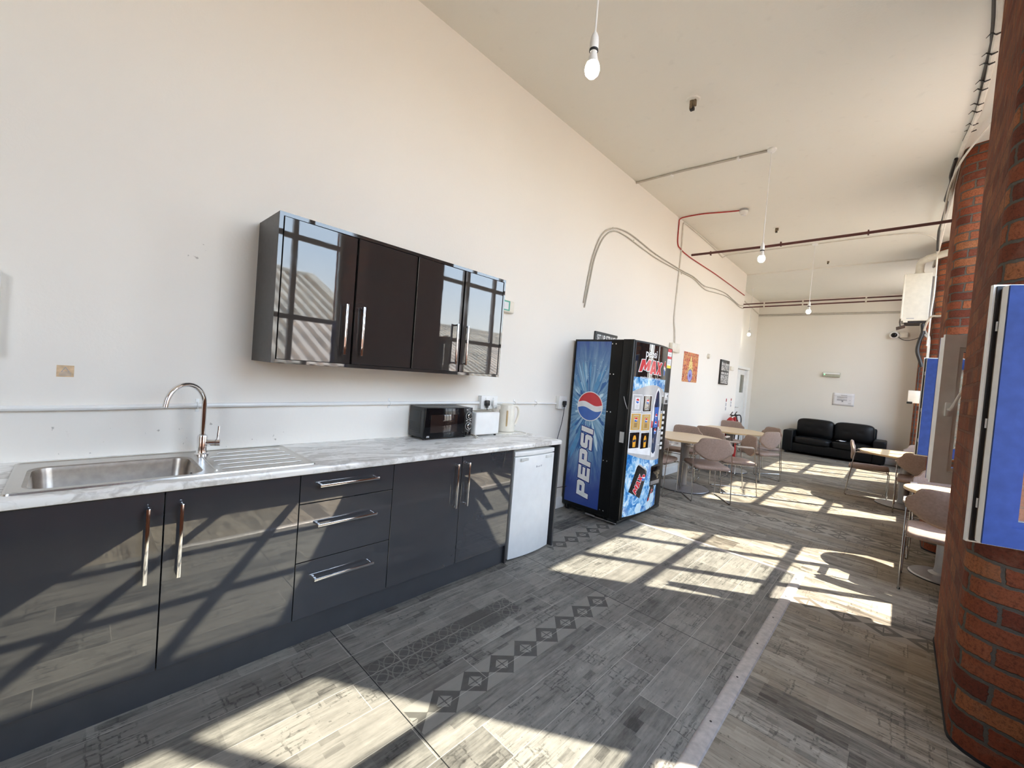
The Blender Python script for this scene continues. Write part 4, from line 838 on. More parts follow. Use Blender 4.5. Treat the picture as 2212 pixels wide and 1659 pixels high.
lay(M_PRED, [(4.205, .98), (4.24, .985), (4.24, 1.05), (4.21, 1.06)], .0015); lay(M_PRED, [(4.41, .985), (4.445, .98), (4.44, 1.06), (4.41, 1.05)], .0015)
decal(g, flat_mesh('text', 'pepsi', .115, .0012), M_PWHT, lambda x, y, d: fmap(4.09 + x, 1.752 + y, d), .0010, [c - 4.09 for c in CUTS])
MAXL = [[(0, 0), (.20, .98), (.52, 1.0), (.60, .55), (.86, 1.02), (1.14, 1.0), (1.02, .12), (.74, .10), (.78, .52), (.60, .16), (.46, .18), (.44, .58), (.24, .02)],
        [(1.06, -.12), (1.36, 1.0), (1.70, .98), (1.86, -.10), (1.58, -.10), (1.55, .08), (1.40, .02), (1.34, -.14)], [(1.46, .30), (1.54, .30), (1.52, .62)],
        [(1.90, -.10), (2.14, .42), (1.92, .98), (2.22, .96), (2.32, .66), (2.46, .94), (2.76, .92), (2.48, .42), (2.66, -.14), (2.36, -.14), (2.26, .16), (2.14, -.12)]]
def maxlogo(cy0, cz0, s, d, rot=0.0, cuts=CUTS, asp=1.0):
    R = Matrix.Rotation(rot, 2)
    for off, m, dd in ((.10, M_PWHT, 0), (.0, M_PRED, .0004)):
        for grp in ((0,), (1, 2), (3,)):
            tb = flat_mesh('shape', [MAXL[i] for i in grp], s, off * s * .5)
            def pl(x, y, q): v = R @ Vector((x - 1.4 * s, (y - .45 * s) * asp)); return fmap(cy0 + v.x, cz0 + v.y, q)
            if not cuts: decal(g, tb, m, pl, d + dd)
            else: decal(g, tb, m, pl, d + dd, [c - cy0 + 1.4 * s for c in cuts] if rot == 0 else ())
maxlogo(4.13, 1.618, .178, .0012, asp=.70)
ball(g, 4.475, 1.625, .080, fmap, .0012, .42, CUTS)
decal(g, flat_mesh('text', 'maximum taste - no sugar', .042), M_PWHT, lambda x, y, d: fmap(4.13 + x, 1.505 + y, d), .0012, [c - 4.13 for c in CUTS])
def can(c, w, h, rot, lid):
    R = Matrix.Rotation(rot, 2); P = lambda L: [tuple(Vector(c) + R @ Vector(q)) for q in L]
    lay(M_PBLK, P([(-w / 2, -h / 2), (w / 2, -h / 2), (w / 2, h / 2 - .03), (w * .42, h / 2), (-w * .42, h / 2), (-w / 2, h / 2 - .03)]), .0013); lay(M_PGREY, P([(-w * .42, h / 2 - .004), (w * .42, h / 2 - .004), (w * .38, h / 2 + .012), (-w * .38, h / 2 + .012)]), .0016)
can((4.045, .43), .23, .30, -.42, 0); maxlogo(4.03, .40, .075, .0019, 1.05)
ball(g, 4.135, .46, .035, fmap, .0019, 1.0, CUTS)
can((4.36, .22), .14, .26, -.42, 0); maxlogo(4.37, .25, .045, .0019, 1.05)
lay(M_PRED, [(4.25, .13), (4.31, .10), (4.36, .19), (4.30, .22)], .0017)
for k in range(9):
    yy, zz, r = rnd.uniform(3.86, 4.50), rnd.uniform(.11, .20), rnd.uniform(.03, .07)
    pts = [(yy + r * 1.1 * math.cos(a), max(.093, zz + r * math.sin(a))) for a in [2 * PI * j / 6 + rnd.uniform(-.2, .2) for j in range(6)]]
    if all(A < p[0] < B for p in pts): lay(M_ICE if k % 2 else M_PSHARD[3], pts, .0020 + k * .00008)
g.finish('front_print', vd, world=True)
M_CLEAR = None
g = G(); g.box((bow(4.40) - .02, 4.30, .335), (bow(4.40) + .012, 4.545, .56), M_VBLK, .006); ds = g.finish('dispenser_hatch', vd, world=True)
g = G(); g.box((bow(4.40) + .010, 4.32, .40), (bow(4.40) + .0135, 4.535, .545), M_BLACKG, .001); g.box((bow(4.40) + .010, 4.32, .35), (bow(4.40) + .0135, 4.535, .392), M_PED, .001); g.finish('flap', ds, world=True)
g = G(); g.box((.686, 4.60, .06), (.700, 4.765, 1.862), M_VBLK, .003); cs = g.finish('selection_column', vd, world=True)
for zz in (1.132, 1.072, 1.012, .952, .893, .834, .774, .722):
    g = G(); g.box((.699, 4.625, zz - .016), (.710, 4.675, zz + .016), M_WHITE if zz != .834 else M_PGREY, .004); g.finish('button', cs, world=True)
g = G(); g.box((.699, 4.635, 1.64), (.7015, 4.742, 1.86), M_PWHT); g.box((.7012, 4.635, 1.825), (.7022, 4.742, 1.86), M_PRED); g.box((.7012, 4.635, 1.745), (.7022, 4.742, 1.775), M_PRED); g.box((.7012, 4.635, 1.64), (.7022, 4.742, 1.672), M_PYEL)
for zz in (1.80, 1.79, 1.72, 1.705, 1.69): g.box((.7012, 4.66, zz), (.7020, 4.72, zz + .005), M_INKL)
g.finish('price_label', cs, world=True)
g = G(); g.box((.699, 4.62, 1.225), (.712, 4.74, 1.36), M_PGREY, .004); g.box((.711, 4.65, 1.30), (.7125, 4.71, 1.345), M_PWHT); g.box((.7118, 4.685, 1.305), (.7135, 4.705, 1.335), M_BLACK); g.box((.711, 4.65, 1.24), (.7125, 4.71, 1.275), M_BLACK); g.finish('coin_slot', cs, world=True)

# ------------------------------------------------------------------ chairs: one of each part, then copies
def make_chair():
    t = thing('armchair', 'x', 'chair', group='fabric armchairs on wire sled frames')
    g = G()   # seat pad: slight dish, rounded plan
    L = []
    for z, k in ((.418, .93), (.424, .985), (.440, 1.0), (.456, .985), (.462, .93)): L.append([(x * k, y * k, z + .010 * (1 if y > 0 else -.6) * (y / .24) ** 2) for x, y in rrect(-.225, -.235, .225, .235, .06, 5)])
    L.append([(x * .5, y * .5, .457) for x, y in rrect(-.225, -.235, .225, .235, .06, 5)])
    g.rings(L, M_FABRIC, True, True); g.finish('seat', t, sharp=60)
    # backrest: wide shoulders, narrow flat top, drooping lower edge
    half = [(0, .816), (.125, .814), (.165, .806), (.185, .787), (.194, .762), (.210, .742), (.236, .728), (.246, .712), (.246, .655), (.238, .640), (.200, .612), (.150, .575), (.100, .548), (.050, .534), (0, .530)]
    full = half + [(-x, z) for x, z in half[1:-1][::-1]]
    def bk(x, z, d): return (x, -.205 - .10 * (z - .55) + .55 * x * x + d, z)
    cz = .67
    def sc(k): return [(x * k, cz + (z - cz) * (1 - (1 - k) * 1.3)) for x, z in full]
    g = G(); g.rings([[bk(x, z, .012) for x, z in sc(.55)], [bk(x, z, .014) for x, z in sc(.90)], [bk(x, z, .010) for x, z in sc(.985)], [bk(x, z, .0) for x, z in full], [bk(x, z, -.010) for x, z in sc(.985)], [bk(x, z, -.015) for x, z in sc(.90)], [bk(x, z, -.013) for x, z in sc(.55)]], M_FABRIC, True, True)
    b = g.finish('backrest', t, sharp=60)
    g = G(); g.tube([bk(x, z, -.004) for x, z in full], .0042, M_FABRICP, 6, closed=True); g.finish('piping', b)
    for s in (-1, 1):
        g = G(); X = s * .238; r = .0065
        g.tube([(X, -.168, .668), (X, -.196, .44), (X, -.248, .02), (X, -.246, .009), (X, -.23, .007), (X * .99, .20, .007), (X * .97, .222, .010), (X * .96, .228, .024), (X * .94, .236, .38), (X * .94, .234, .402), (X * .94, .215, .414), (X * .96, -.19, .418)], r, M_CHAIRMETAL, 8)
        g.tube([(X, -.168, .662), (X, -.150, .668), (X, .03, .664)], r, M_CHAIRMETAL, 8)
        g.finish('side_frame', t)
        g = G(); g.box((X - .026, -.15, .664), (X + .026, .075, .684), M_PAD, .009, 3); g.finish('armrest', t)
        for yy in (-.23, .20):
            g = G(); g.tube([(X * .99, yy, .0), (X * .99, yy, .012)], .010, M_GASKET, 8); g.finish('foot', t)
    for yy, zz in ((-.19, .412), (.21, .405)):
        g = G(); g.tube([(-.226, yy, zz), (.226, yy, zz)], .0055, M_CHAIRMETAL, 8); g.finish('stretcher', t)
    return t
CH = [  # x, y, facing (dx, dy), label
    (.865, 5.77, (-.63, .78), 'fabric armchair turned away at the near edge of the table beside the vending machine'),
    (.285, 5.52, (.02, 1), 'fabric armchair half hidden by the vending machine, at the first round table'),
    (.225, 6.62, (.20, -1), 'fabric armchair on the wall side, behind the first round table'),
    (.395, 7.42, (-.03, 1), 'fabric armchair back to back with the wall side chair, between the two left tables'),
    (.20, 9.03, (.08, -1), 'fabric armchair at the back of the second table, before the fire extinguishers'),
    (.98, 6.57, (-.81, -.58), 'fabric armchair with sunlit seat seen side on, right of the first round table'),
    (.985, 7.97, (-.9, .42), 'pinkish sunlit fabric armchair on the right side of the second left table'),
    (.86, 8.74, (-.62, -.78), 'fabric armchair mostly hidden behind the pinkish chair, nearest the sofa arm'),
    (2.38, 8.38, (1, .04), 'fabric armchair in profile on the left of the window table, before the sofa'),
    (2.93, 7.74, (0, 1), 'brown backed fabric armchair turned away in front of the window table'),
    (2.985, 8.83, (-.03, -1), 'fabric armchair behind the window table, partly covered by the far blue casement'),
    (3.055, 5.60, (-.02, -1), 'fabric armchair facing this way behind the small sunlit table'),
    (3.005, 4.72, (.02, 1), 'nearest fabric armchair beside the big brick pier, its back toward us'),
]
proto = make_chair()
for i, (x, y, d, lab) in enumerate(CH):
    o = proto if i == 0 else copy_tree(proto)
    o.rotation_euler = (0, 0, math.atan2(d[1], d[0]) - PI / 2); o.location = (x, y, 0); o['label'] = lab

# ------------------------------------------------------------------ tables
def make_table(x, y, r, h, br, label):
    t = thing('round_table', label, 'table', (x, y, 0), group='round pedestal tables')
    g = G(); g.lathe([(0, h - .026), (r - .004, h - .026), (r, h - .022), (r, h - .004), (r - .004, h), (0, h)], M_OAK, 56, M=Matrix.Translation((x, y, 0))); g.finish('tabletop', t, world=True)
    g = G(); g.lathe([(.10, h - .03), (.085, h - .05), (.062, h - .10), (.058, h - .16), (.058, .10), (.065, .05), (.10, .032)], M_PED, 28, M=Matrix.Translation((x, y, 0)), cap0=True); g.finish('pedestal', t, world=True)
    g = G(); g.lathe([(0, 0), (br, 0), (br, .008), (br - .01, .018), (.10, .034), (0, .034)], M_PED, 44, M=Matrix.Translation((x, y, 0))); g.lathe([(br + .001, 0), (br + .003, .007), (br - .001, .009)], M_GASKET, 44, M=Matrix.Translation((x, y, 0))); g.finish('base', t, world=True)
make_table(.47, 6.06, .53, .73, .36, 'round pale oak pedestal table nearest the vending machine')
make_table(.46, 8.20, .57, .73, .33, 'round pale oak pedestal table farther back along the left wall')
make_table(2.79, 8.10, .52, .73, .30, 'round pale oak pedestal table by the window, in front of the sofa')
make_table(3.04, 5.10, .30, .73, .22, 'small round table by the near window, its top bleached by sunlight')

# ------------------------------------------------------------------ sofa
sf = thing('sofa', 'black leather two seat sofa with tufted back against the far wall', 'sofa', (1.53, 12.7, 0))
def pillow(g, lo, hi, bul, n=8, M=None, tuft=()):
    """box cushion whose front face swells; tuft: (u, v) dimples"""
    x0, y0, z0 = lo; x1, y1, z1 = hi; tb = bmesh.new(); bmesh.ops.create_cube(tb, size=1); bmesh.ops.subdivide_edges(tb, edges=tb.edges[:], cuts=n, use_grid_fill=True)
    for v in tb.verts:
        u = v.co * 2; k = [1 - .5 * abs(q) ** 4 for q in u]
        s = Vector((u.x, u.y, u.z)); L = (abs(s.x) ** 6 + abs(s.y) ** 6 + abs(s.z) ** 6) ** (1 / 6.0); s = s / max(L, 1e-6) * max(abs(s.x), abs(s.y), abs(s.z))
        f = (1 - u.x * u.x) * (1 - u.z * u.z); fz = (1 - u.x * u.x) * (1 - u.y * u.y)
        p = Vector(((x0 + x1) / 2 + s.x * (x1 - x0) / 2, (y0 + y1) / 2 + s.y * (y1 - y0) / 2, (z0 + z1) / 2 + s.z * (z1 - z0) / 2))
        p.y += -bul[0] * f if u.y < 0 else 0; p.z += bul[1] * fz if u.z > 0 else 0
        for tu, tv in tuft:
            q = math.hypot((u.x - tu) * (x1 - x0), (u.z - tv) * (z1 - z0)); p.y += .035 * math.exp(-(q / .055) ** 2) if u.y < -.5 else 0
        v.co = p
    g.merge(tb, M_LEATHER, M)
SXA, SXB = .56, 2.50; SY = 12.30
g = G(); g.box((SXA + .02, SY + .03, .06), (SXB - .02, 13.06, .27), M_LEATHER, .02, 3); g.box((SXA + .19, 12.90, .25), (SXB - .19, 13.07, .80), M_LEATHER, .04, 3); g.finish('base_frame', sf, world=True)
for a, b in ((SXA, SXA + .215), (SXB - .225, SXB)):
    g = G(); g.box((a, SY, .05), (b, 13.05, .565), M_LEATHER, .035, 4); g.finish('arm', sf, world=True)
for a, b in ((SXA + .215, 1.525), (1.528, SXB - .225)):
    g = G(); pillow(g, (a, SY + .015, .25), (b, 12.88, .425), (.02, .02)); g.finish('seat_cushion', sf, world=True, sharp=60)
for a, b in ((SXA + .215, 1.525), (1.528, SXB - .225)):
    g = G(); pillow(g, (a, 12.70, .40), (b, 12.97, .875), (.06, .01), 14, None, [(-.36, .15), (.36, .15)])
    for tu in (-.36, .36): g.lathe([(0, .006), (.008, .004), (.010, 0)], M_LEATHER, 8, M=Mx((0, -1, 0), ((a + b) / 2 + tu * (b - a) / 2, 12.70 - .012, .667)))
    g.finish('back_cushion', sf, world=True, sharp=60)
for xx in (SXA + .08, SXB - .08):
    for yy in (SY + .08, 12.98):
        g = G(); g.tube([(xx, yy, 0), (xx, yy, .055)], .025, M_BLACK, 10); g.finish('foot', sf, world=True)
g = G(); tb = bmesh.new(); bmesh.ops.create_grid(tb, x_segments=6, y_segments=6, size=.06)
for v in tb.verts: v.co = Vector((1.70 + v.co.x * 1.2 + v.co.y * .3, 12.50 + v.co.y, .447 + .010 * math.sin(v.co.x * 60) * math.cos(v.co.y * 50) + .006))
g.merge(tb, M_PAPER); o = g.finish('crumpled_tissue', loc=(1.70, 12.50, .44)); md = o.modifiers.new('thickness', 'SOLIDIFY'); md.thickness = .002
tag(o, 'crumpled white tissue lying on the black sofa seat', 'tissue')

# ------------------------------------------------------------------ things on the left wall
ps = thing('poster', 'colourful red and yellow mirrored pattern poster on the left wall', 'poster', (0, 7.25, 1.53))
nt = NT('psychedelic_print'); s = nt.sep(nt.pos()); yy = nt.m('ABSOLUTE', nt.m('SUBTRACT', s[1], 7.25)); zz = nt.m('SUBTRACT', s[2], 1.53)
w1 = nt.noise(nt.comb(yy, zz, 0.2), 15, 6, 0.65, 2.0); w2 = nt.noise(nt.comb(yy, zz, 4.2), 12, 3, 0.5, 1.0)
c = nt.ramp(w1, [(0.34, (0.07, 0.02, 0.03)), (0.44, (0.42, 0.04, 0.03)), (0.51, (0.70, 0.16, 0.05)), (0.58, (0.72, 0.48, 0.16)), (0.66, (0.22, 0.24, 0.08))])
body = nt.m('LESS_THAN', yy, nt.m('ADD', nt.m('MULTIPLY', nt.m('SUBTRACT', 0.46, zz), 0.42), nt.m('MULTIPLY', nt.m('SUBTRACT', w2, 0.5), 0.12)))
c = nt.mix(nt.m('MULTIPLY', body, nt.m('GREATER_THAN', zz, 0.10)), c, nt.ramp(w1, [(0.36, (0.30, 0.14, 0.04)), (0.46, (0.80, 0.62, 0.18)), (0.7, (0.88, 0.78, 0.40))]))
dz = nt.m('SUBTRACT', zz, 0.105); rr = nt.m('SQRT', nt.m('ADD', nt.m('MULTIPLY', yy, yy), nt.m('MULTIPLY', dz, dz)))
c = nt.mix(nt.m('LESS_THAN', rr, 0.11), c, nt.ramp(rr, [(0.015, (0.03, 0.02, 0.06)), (0.03, (0.20, 0.16, 0.55)), (0.08, (0.42, 0.40, 0.75)), (0.105, (0.12, 0.10, 0.30))]))
M_POSTER = nt.set(col=c, rough=0.45)
g = G(); g.box((0, 6.918, 1.525), (.004, 7.585, 2.028), M_POSTER); g.finish('print', ps, world=True)
ss = thing('slogan_sign', 'black sign with white lettering hanging past the poster', 'sign', (0, 9.045, 1.55))
g = G(); g.box((0, 8.782, 1.546), (.030, 9.305, 2.038), M_SIGNBLK, .003); bd = g.finish('board', ss, world=True)
g = G()
for txt, z, h in (('life is always', 1.955, .095), ('BEAUTIFUL', 1.865, .125), ('when you are', 1.775, .085), ('BEING KIND', 1.693, .10), ('YOURSELF', 1.605, .125)):
    tb = flat_mesh('text', txt, h, .002); xs = [v.co.x for v in tb.verts]; k = .46 / (max(xs) - min(xs)); cx = (max(xs) + min(xs)) / 2
    decal(g, tb, M_SIGNWHT, lambda x, y, d: Vector((.0305 + d, 9.045 + (x - cx) * k, z + y)), .0003)
g.finish('lettering', bd, world=True)
sg = thing('slogan_sign', 'black sign with white lettering peeking out above the vending machine', 'sign', (0, 4.42, 1.70))
g = G(); g.box((0, 4.165, 1.62), (.02, 4.68, 2.012), M_SIGNBLK, .003); bd = g.finish('board', sg, world=True)
g = G(); tb = flat_mesh('text', 'SIT UP STRAIGHT', .088, .0022)
xs = [v.co.x for v in tb.verts]; x0 = min(xs); kk = .50 / (max(xs) - x0)
decal(g, tb, M_SIGNWHT, lambda x, y, d: Vector((.0205 + d, 4.205 + (x - x0) * kk, 1.940 + y * 1.1)), .0003); g.finish('lettering', bd, world=True)
g = G(); g.lathe([(0, .045), (.030, .045), (.040, .040), (.047, .012), (.05, 0)], M_CREAM, 24, M=Mx((1, 0, 0), (0, 8.06, 2.037))); tag(g.finish('alarm_sounder', loc=(0, 8.06, 2.037)), 'small round cream alarm sounder on the wall between poster and slogan sign', 'alarm')
g = G(); g.box((0, 9.46, 1.86), (.032, 9.64, 1.94), M_CREAM, .008, 3); tag(g.finish('thermostat', loc=(0, 9.55, 1.9)), 'small cream control box on the wall right of the slogan sign', 'control box')
for yy, z0, z1, lab in ((9.415, 1.00, 1.275, 'narrow red edged fire notice strip above the extinguishers, nearer one'), (9.755, 1.08, 1.275, 'narrow fire notice strip above the extinguishers, by the wall corner')):
    t = thing('fire_notice', lab, 'sign', (0, yy, z0), group='fire notices'); g = G(); g.box((0, yy - .03, z0), (.003, yy + .03, z1), M_PAPER)
    for k in range(3): zz = z0 + (z1 - z0) * (.04 + .33 * k); g.box((.003, yy - .026, zz), (.0038, yy + .026, zz + (z1 - z0) * .24), M_EXT if k == 2 else M_INKL)
    g.finish('plate', t, world=True)
def extinguisher(x, y, label):
    t = thing('fire_extinguisher', label, 'fire extinguisher', (x, y, 0), group='red fire extinguishers'); M = Matrix.Translation((x, y, 0)) @ Matrix.Diagonal((1, 1, 1.08, 1))
    g = G(); g.lathe([(0, .06), (.07, .06), (.078, .075), (.078, .70), (.066, .76), (.035, .80), (.022, .815)], M_EXT, 28, M=M); g.box((-.085, -.085, 0), (.085, .085, .06), M_EXT, .01, M=M); g.finish('cylinder', t, world=True)
    g = G(); g.tube([(0, 0, .81), (0, 0, .86)], .018, M_CHROME, 12, M=M); g.box((-.016, -.02, .855), (.016, .10, .868), M_BLACK, .003, M=M @ Matrix.Translation((0, 0, .0))); g.tube([(0, .0, .87), (0, .06, .90), (0, .11, .915)], .010, M_BLACK, 8, M=M); g.finish('valve', t, world=True)
    g = G(); g.tube(smooth_path([(.015, 0, .84), (.10, -.01, .86), (.125, 0, .74), (.105, .01, .48), (.098, .01, .36)]), .011, M_BLACK, 8, M=M); g.tube([(.098, .01, .36), (.098, .01, .24)], [.012, .020], M_BLACK, 10, M=M); g.finish('hose', t, world=True)
    g = G(); M2 = M @ Matrix.Rotation(-.6, 4, 'Z'); g.rings([[(.0788 * math.cos(a), .0788 * math.sin(a), z) for a in [-.7 + 1.4 * k / 8 for k in range(9)]] for z in (.36, .62)], M_PAPER, False, False, False, M=M2); g.finish('instruction_label', t, world=True)
extinguisher(.13, 9.36, 'red fire extinguisher by the wall, nearer one, behind the second table')
extinguisher(.13, 9.66, 'red fire extinguisher by the wall corner, next to the other one')
# switch trunk at the top of the vertical cable
g = G(); g.box((0, 6.30, 1.965), (.055, 6.60, 2.105), M_CREAM, .012, 3); tag(g.finish('junction_box', loc=(0, 6.45, 2.0)), 'cream junction box on the left wall behind the vending machine, cable entering on top', 'box')
em = thing('emergency_light', 'small emergency light with green sign, right of the wall cabinets', 'light', (0, 2.66, 2.04))
g = G(); g.box((0, 2.40, 1.985), (.045, 2.745, 2.095), M_CREAM, .014, 3); g.finish('housing', em, world=True)
g = G(); g.box((.045, 2.42, 2.0), (.0475, 2.68, 2.088), M_GREEN, .001); g.box((.0475, 2.44, 2.03), (.049, 2.51, 2.05), M_PAPER); g.box((.0475, 2.60, 2.01), (.049, 2.66, 2.075), M_PAPER); g.finish('sign_face', em, world=True)

# cables and pipes
def cable(name, label, cat, pts, r, mat, grp=None, n=6, clips=None):
    c = Vector(pts[0]); t = thing(name, label, cat, tuple(c), group=grp); pp = smooth_path(pts, n); rr = r if not isinstance(r, list) else [r[min(i, len(r) - 1)] for i in range(len(pp))]
    g = G(); g.tube(pp, rr, mat, 6); g.finish('cable', t, world=True)
    for p, cm in clips or []:
        g = G(); g.box((p[0] - .006, p[1] - .008, p[2] - .012), (p[0] + .010, p[1] + .008, p[2] + .012), cm, .003); g.finish('clip', t, world=True)
    return t
arcp = [(.01, 3.888, 2.29), (.01, 3.94, 2.62), (.01, 4.013, 2.89), (.01, 4.15, 3.13), (.01, 4.376, 3.269), (.01, 4.62, 3.315), (.01, 4.907, 3.317), (.01, 5.549, 3.267), (.01, 6.469, 3.259), (.01, 7.0, 3.27), (.01, 7.526, 3.229), (.01, 8.1, 3.29), (.01, 8.693, 3.324), (.01, 9.2, 3.29), (.01, 9.654, 3.262), (.01, 9.96, 3.30)]
cable('arched_cable', 'upper grey painted cable arching over the wall above the vending machine', 'cable', arcp, .009, M_CABLEG, 'arched wall cables', clips=[((.004, 4.05, 2.96), M_CABLEW), ((.004, 4.376, 3.269), M_CABLEW), ((.004, 5.549, 3.267), M_CABLEW), ((.004, 7.526, 3.229), M_CABLEW)])
cable('arched_cable', 'lower grey painted cable of the pair arching above the vending machine', 'cable', [(.01, y + .022 + .01 * (i % 2), z - .045 - .02 * math.sin(i * 1.3)) for i, (x, y, z) in enumerate(arcp)], .008, M_CABLEG, 'arched wall cables', clips=[((.004, 4.9, 3.27), M_CABLEW), ((.004, 6.5, 3.21), M_CABLEW)])
cable('vertical_cable', 'pale cable pair rising on the left wall from the junction box to the ceiling', 'cable', [(.02, 6.46, 2.10), (.014, 6.43, 2.30), (.01, 6.37, 2.5), (.01, 6.385, 2.95), (.01, 6.41, 3.49), (.01, 6.40, 3.80), (.01, 6.40, 3.94), (.014, 6.47, 3.982), (.014, 6.92, 3.985), (.01, 7.4, 3.982), (.01, 7.87, 3.97), (.012, 8.30, 3.93)], .012, M_CABLEW, clips=[((.004, 6.372, 2.5), M_CABLEW), ((.004, 6.41, 3.49), M_CABLEW)])
cable('fire_alarm_cable', 'red fire alarm cable bending from the smoke detector down the left wall', 'cable', [(.80, 6.38, 3.985), (.60, 6.33, 3.988), (.36, 6.25, 3.988), (.10, 6.235, 3.988), (.02, 6.235, 3.97), (.010, 6.24, 3.90), (.010, 6.255, 3.62), (.010, 6.40, 3.56), (.010, 6.711, 3.536), (.010, 7.4, 3.54), (.010, 8.12, 3.547), (.010, 9.97, 3.525)], .0085, M_RED)
g = G(); g.tube([(0.0, 6.86, 3.593), (1.08, 6.86, 3.572), (2.038, 6.86, 3.576), (2.824, 6.86, 3.585), (2.94, 6.80, 3.57)], .018, M_REDDK, 10); t = tag(g.finish('sprinkler_pipe', loc=(0, 6.86, 3.593)), 'dark red pipe spanning the room below the ceiling from wall to wall', 'pipe')
for xx in (.30, 1.25, 2.2):
    g = G(); g.box((xx - .008, 6.836, 3.548), (xx + .008, 6.884, 3.610), M_REDDK, .004); bmesh.ops.translate(g.bm, vec=(0, -6.86, -3.593), verts=g.bm.verts); g.finish('collar', t)
for k, (z, lab) in enumerate(((3.335, 'upper of two thin red pipes with white clips crossing toward the boiler'), (3.265, 'lower of two thin red pipes with white clips crossing toward the boiler'))):
    t = thing('red_pipe', lab, 'pipe', (0, 10.0, z), group='thin red pipes')
    g = G(); g.tube([(-.0, 10.0, z), (2.62, 10.0, z + .012), (2.93, 10.0, z + .013)], .013, M_REDDK, 8); g.finish('pipe', t, world=True)
    for xx in (.40, 1.08, 2.05):
        g = G(); g.tube([(xx - .012, 10.0, z + .003), (xx + .012, 10.0, z + .003)], .020, M_CREAM, 8); g.finish('clip', t, world=True)
cc = thing('ceiling_conduit', 'pale conduit across the ceiling from the left wall to the middle pendant', 'conduit', (0, 4.88, 4.0))
g = G(); g.tube([(.004, 4.84, 3.985), (.6, 4.86, 3.986), (1.44, 4.93, 3.986)], .012, M_CABLEG, 8); g.finish('pipe', cc, world=True)
for xx in (.45, 1.17):
    g = G(); g.box((xx - .012, 4.82 + .06 * xx, 3.968), (xx + .012, 4.89 + .06 * xx, 4.0), M_WHITE, .004); g.finish('clip', cc, world=True)
cable('ceiling_cable', 'thin pale cable looping over the ceiling behind the dark red pipe', 'cable', [(.012, 8.32, 3.92), (.10, 8.36, 3.97), (.35, 8.40, 3.985), (.8, 8.42, 3.988), (1.38, 8.43, 3.988), (2.0, 8.43, 3.988), (2.45, 8.45, 3.985), (2.72, 8.55, 3.97), (2.88, 8.75, 3.90)], .008, M_CABLEW)
for z, lab in ((3.60, 'upper thin conduit along the top of the far wall'), (3.565, 'lower thin conduit along the top of the far wall')):
    g = G(); g.tube([(-.41, 13.085, z), (2.87, 13.085, z - .03)], .010, M_CABLEG, 6); tag(g.finish('far_conduit', loc=(-.4, 13.08, z)), lab, 'conduit', 'far wall conduits')
g = G(); g.tube([(-.405, 10.2, 3.80), (-.405, 13.08, 3.62)], .014, M_CABLEW, 6); tag(g.finish('recess_conduit', loc=(-.4, 10.2, 3.8)), 'pale conduit sloping down along the recess wall to the far corner', 'conduit')
# ceiling stubs
for x, y, s, lab in ((1.119, 3.70, 1.0, 'rusty broken bracket stub in the ceiling near the first pendant'), (1.069, 7.363, .8, 'rusty bracket stub in the ceiling before the dark red pipe'), (1.47, 9.62, .6, 'small rusty bracket stub in the far ceiling')):
    t = thing('ceiling_bracket', lab, 'bracket', (x, y, 4.0), group='old ceiling brackets'); g = G(); M = Matrix.Translation((x, y, 4.0)) @ Matrix.Scale(s, 4)
    g.lathe([(.0, -.010), (.055, -.008), (.065, 0)], M_CEIL, 9, M=M); g.box((-.022, -.018, -.085), (.004, .016, 0), M_RUST, .004, M=M); g.box((.004, -.012, -.060), (.030, .018, 0), M_RUST, .004, M=M); g.box((-.018, -.016, -.096), (.018, .014, -.070), M_DARKC, .003, M=M); g.finish('stub', t, world=True)
sm = thing('smoke_detector', 'white smoke detector on the ceiling at the end of the red cable', 'smoke detector', (.855, 6.40, 4.0))
g = G(); M = Matrix.Translation((.855, 6.40, 4.0)); g.lathe([(0, 0), (.055, 0), (.055, -.028), (0, -.028)], M_PED, 24, M=M); g.finish('base', sm, world=True)
g = G(); g.lathe([(.055, -.028), (.058, -.040), (.050, -.062), (.034, -.072), (.030, -.085), (0, -.088)], M_WHITE, 24, M=M); g.finish('head', sm, world=True)
# pendants
def pendant(x, y, zb, lab, zc=4.0):
    t = thing('pendant_lamp', lab, 'lamp', (x, y, zc), group='bare bulb pendants'); M = Matrix.Translation((x, y, zb))
    g = G(); g.lathe([(0, 0), (.045, 0), (.045, -.012), (.030, -.030), (.010, -.036), (0, -.036)], M_WHITE, 20, M=Matrix.Translation((x, y, zc))); g.finish('ceiling_rose', t, world=True)
    g = G(); g.tube([(x, y, zc - .03), (x, y, zb + .155)], .0045, M_WHITE, 6); g.finish('cord', t, world=True)
    g = G(); g.lathe([(.005, .165), (.011, .156), (.018, .138), (.020, .12), (.0205, .085), (.0205, .083)], M_WHITE, 20, M=M); g.lathe([(.0206, .084), (.0206, .076), (.016, .074)], M_GASKET, 20, M=M); g.finish('holder', t, world=True)
    g = G(); g.lathe([(.014, .078), (.016, .066), (.022, .040), (.028, .020)], M_WHITE, 24, M=M); b = g.finish('bulb_neck', t, world=True)
    g = G(); g.lathe([(.026, .024), (.032, .008), (.034, -.008), (.030, -.026), (.018, -.040), (0, -.044)], M_BULB, 24, M=M); g.finish('bulb', t, world=True)
pendant(1.515, 1.60, 2.885, 'bare lit bulb pendant hanging nearest, cord running out of the top')
pendant(1.482, 4.942, 2.862, 'bare lit bulb pendant at the end of the ceiling conduit, second from us')
pendant(1.420, 8.43, 2.868, 'bare lit bulb pendant in front of the far wall, third from us')
pendant(-.20, 11.44, 2.858, 'bare lit bulb pendant in the recess by the door', 3.975)

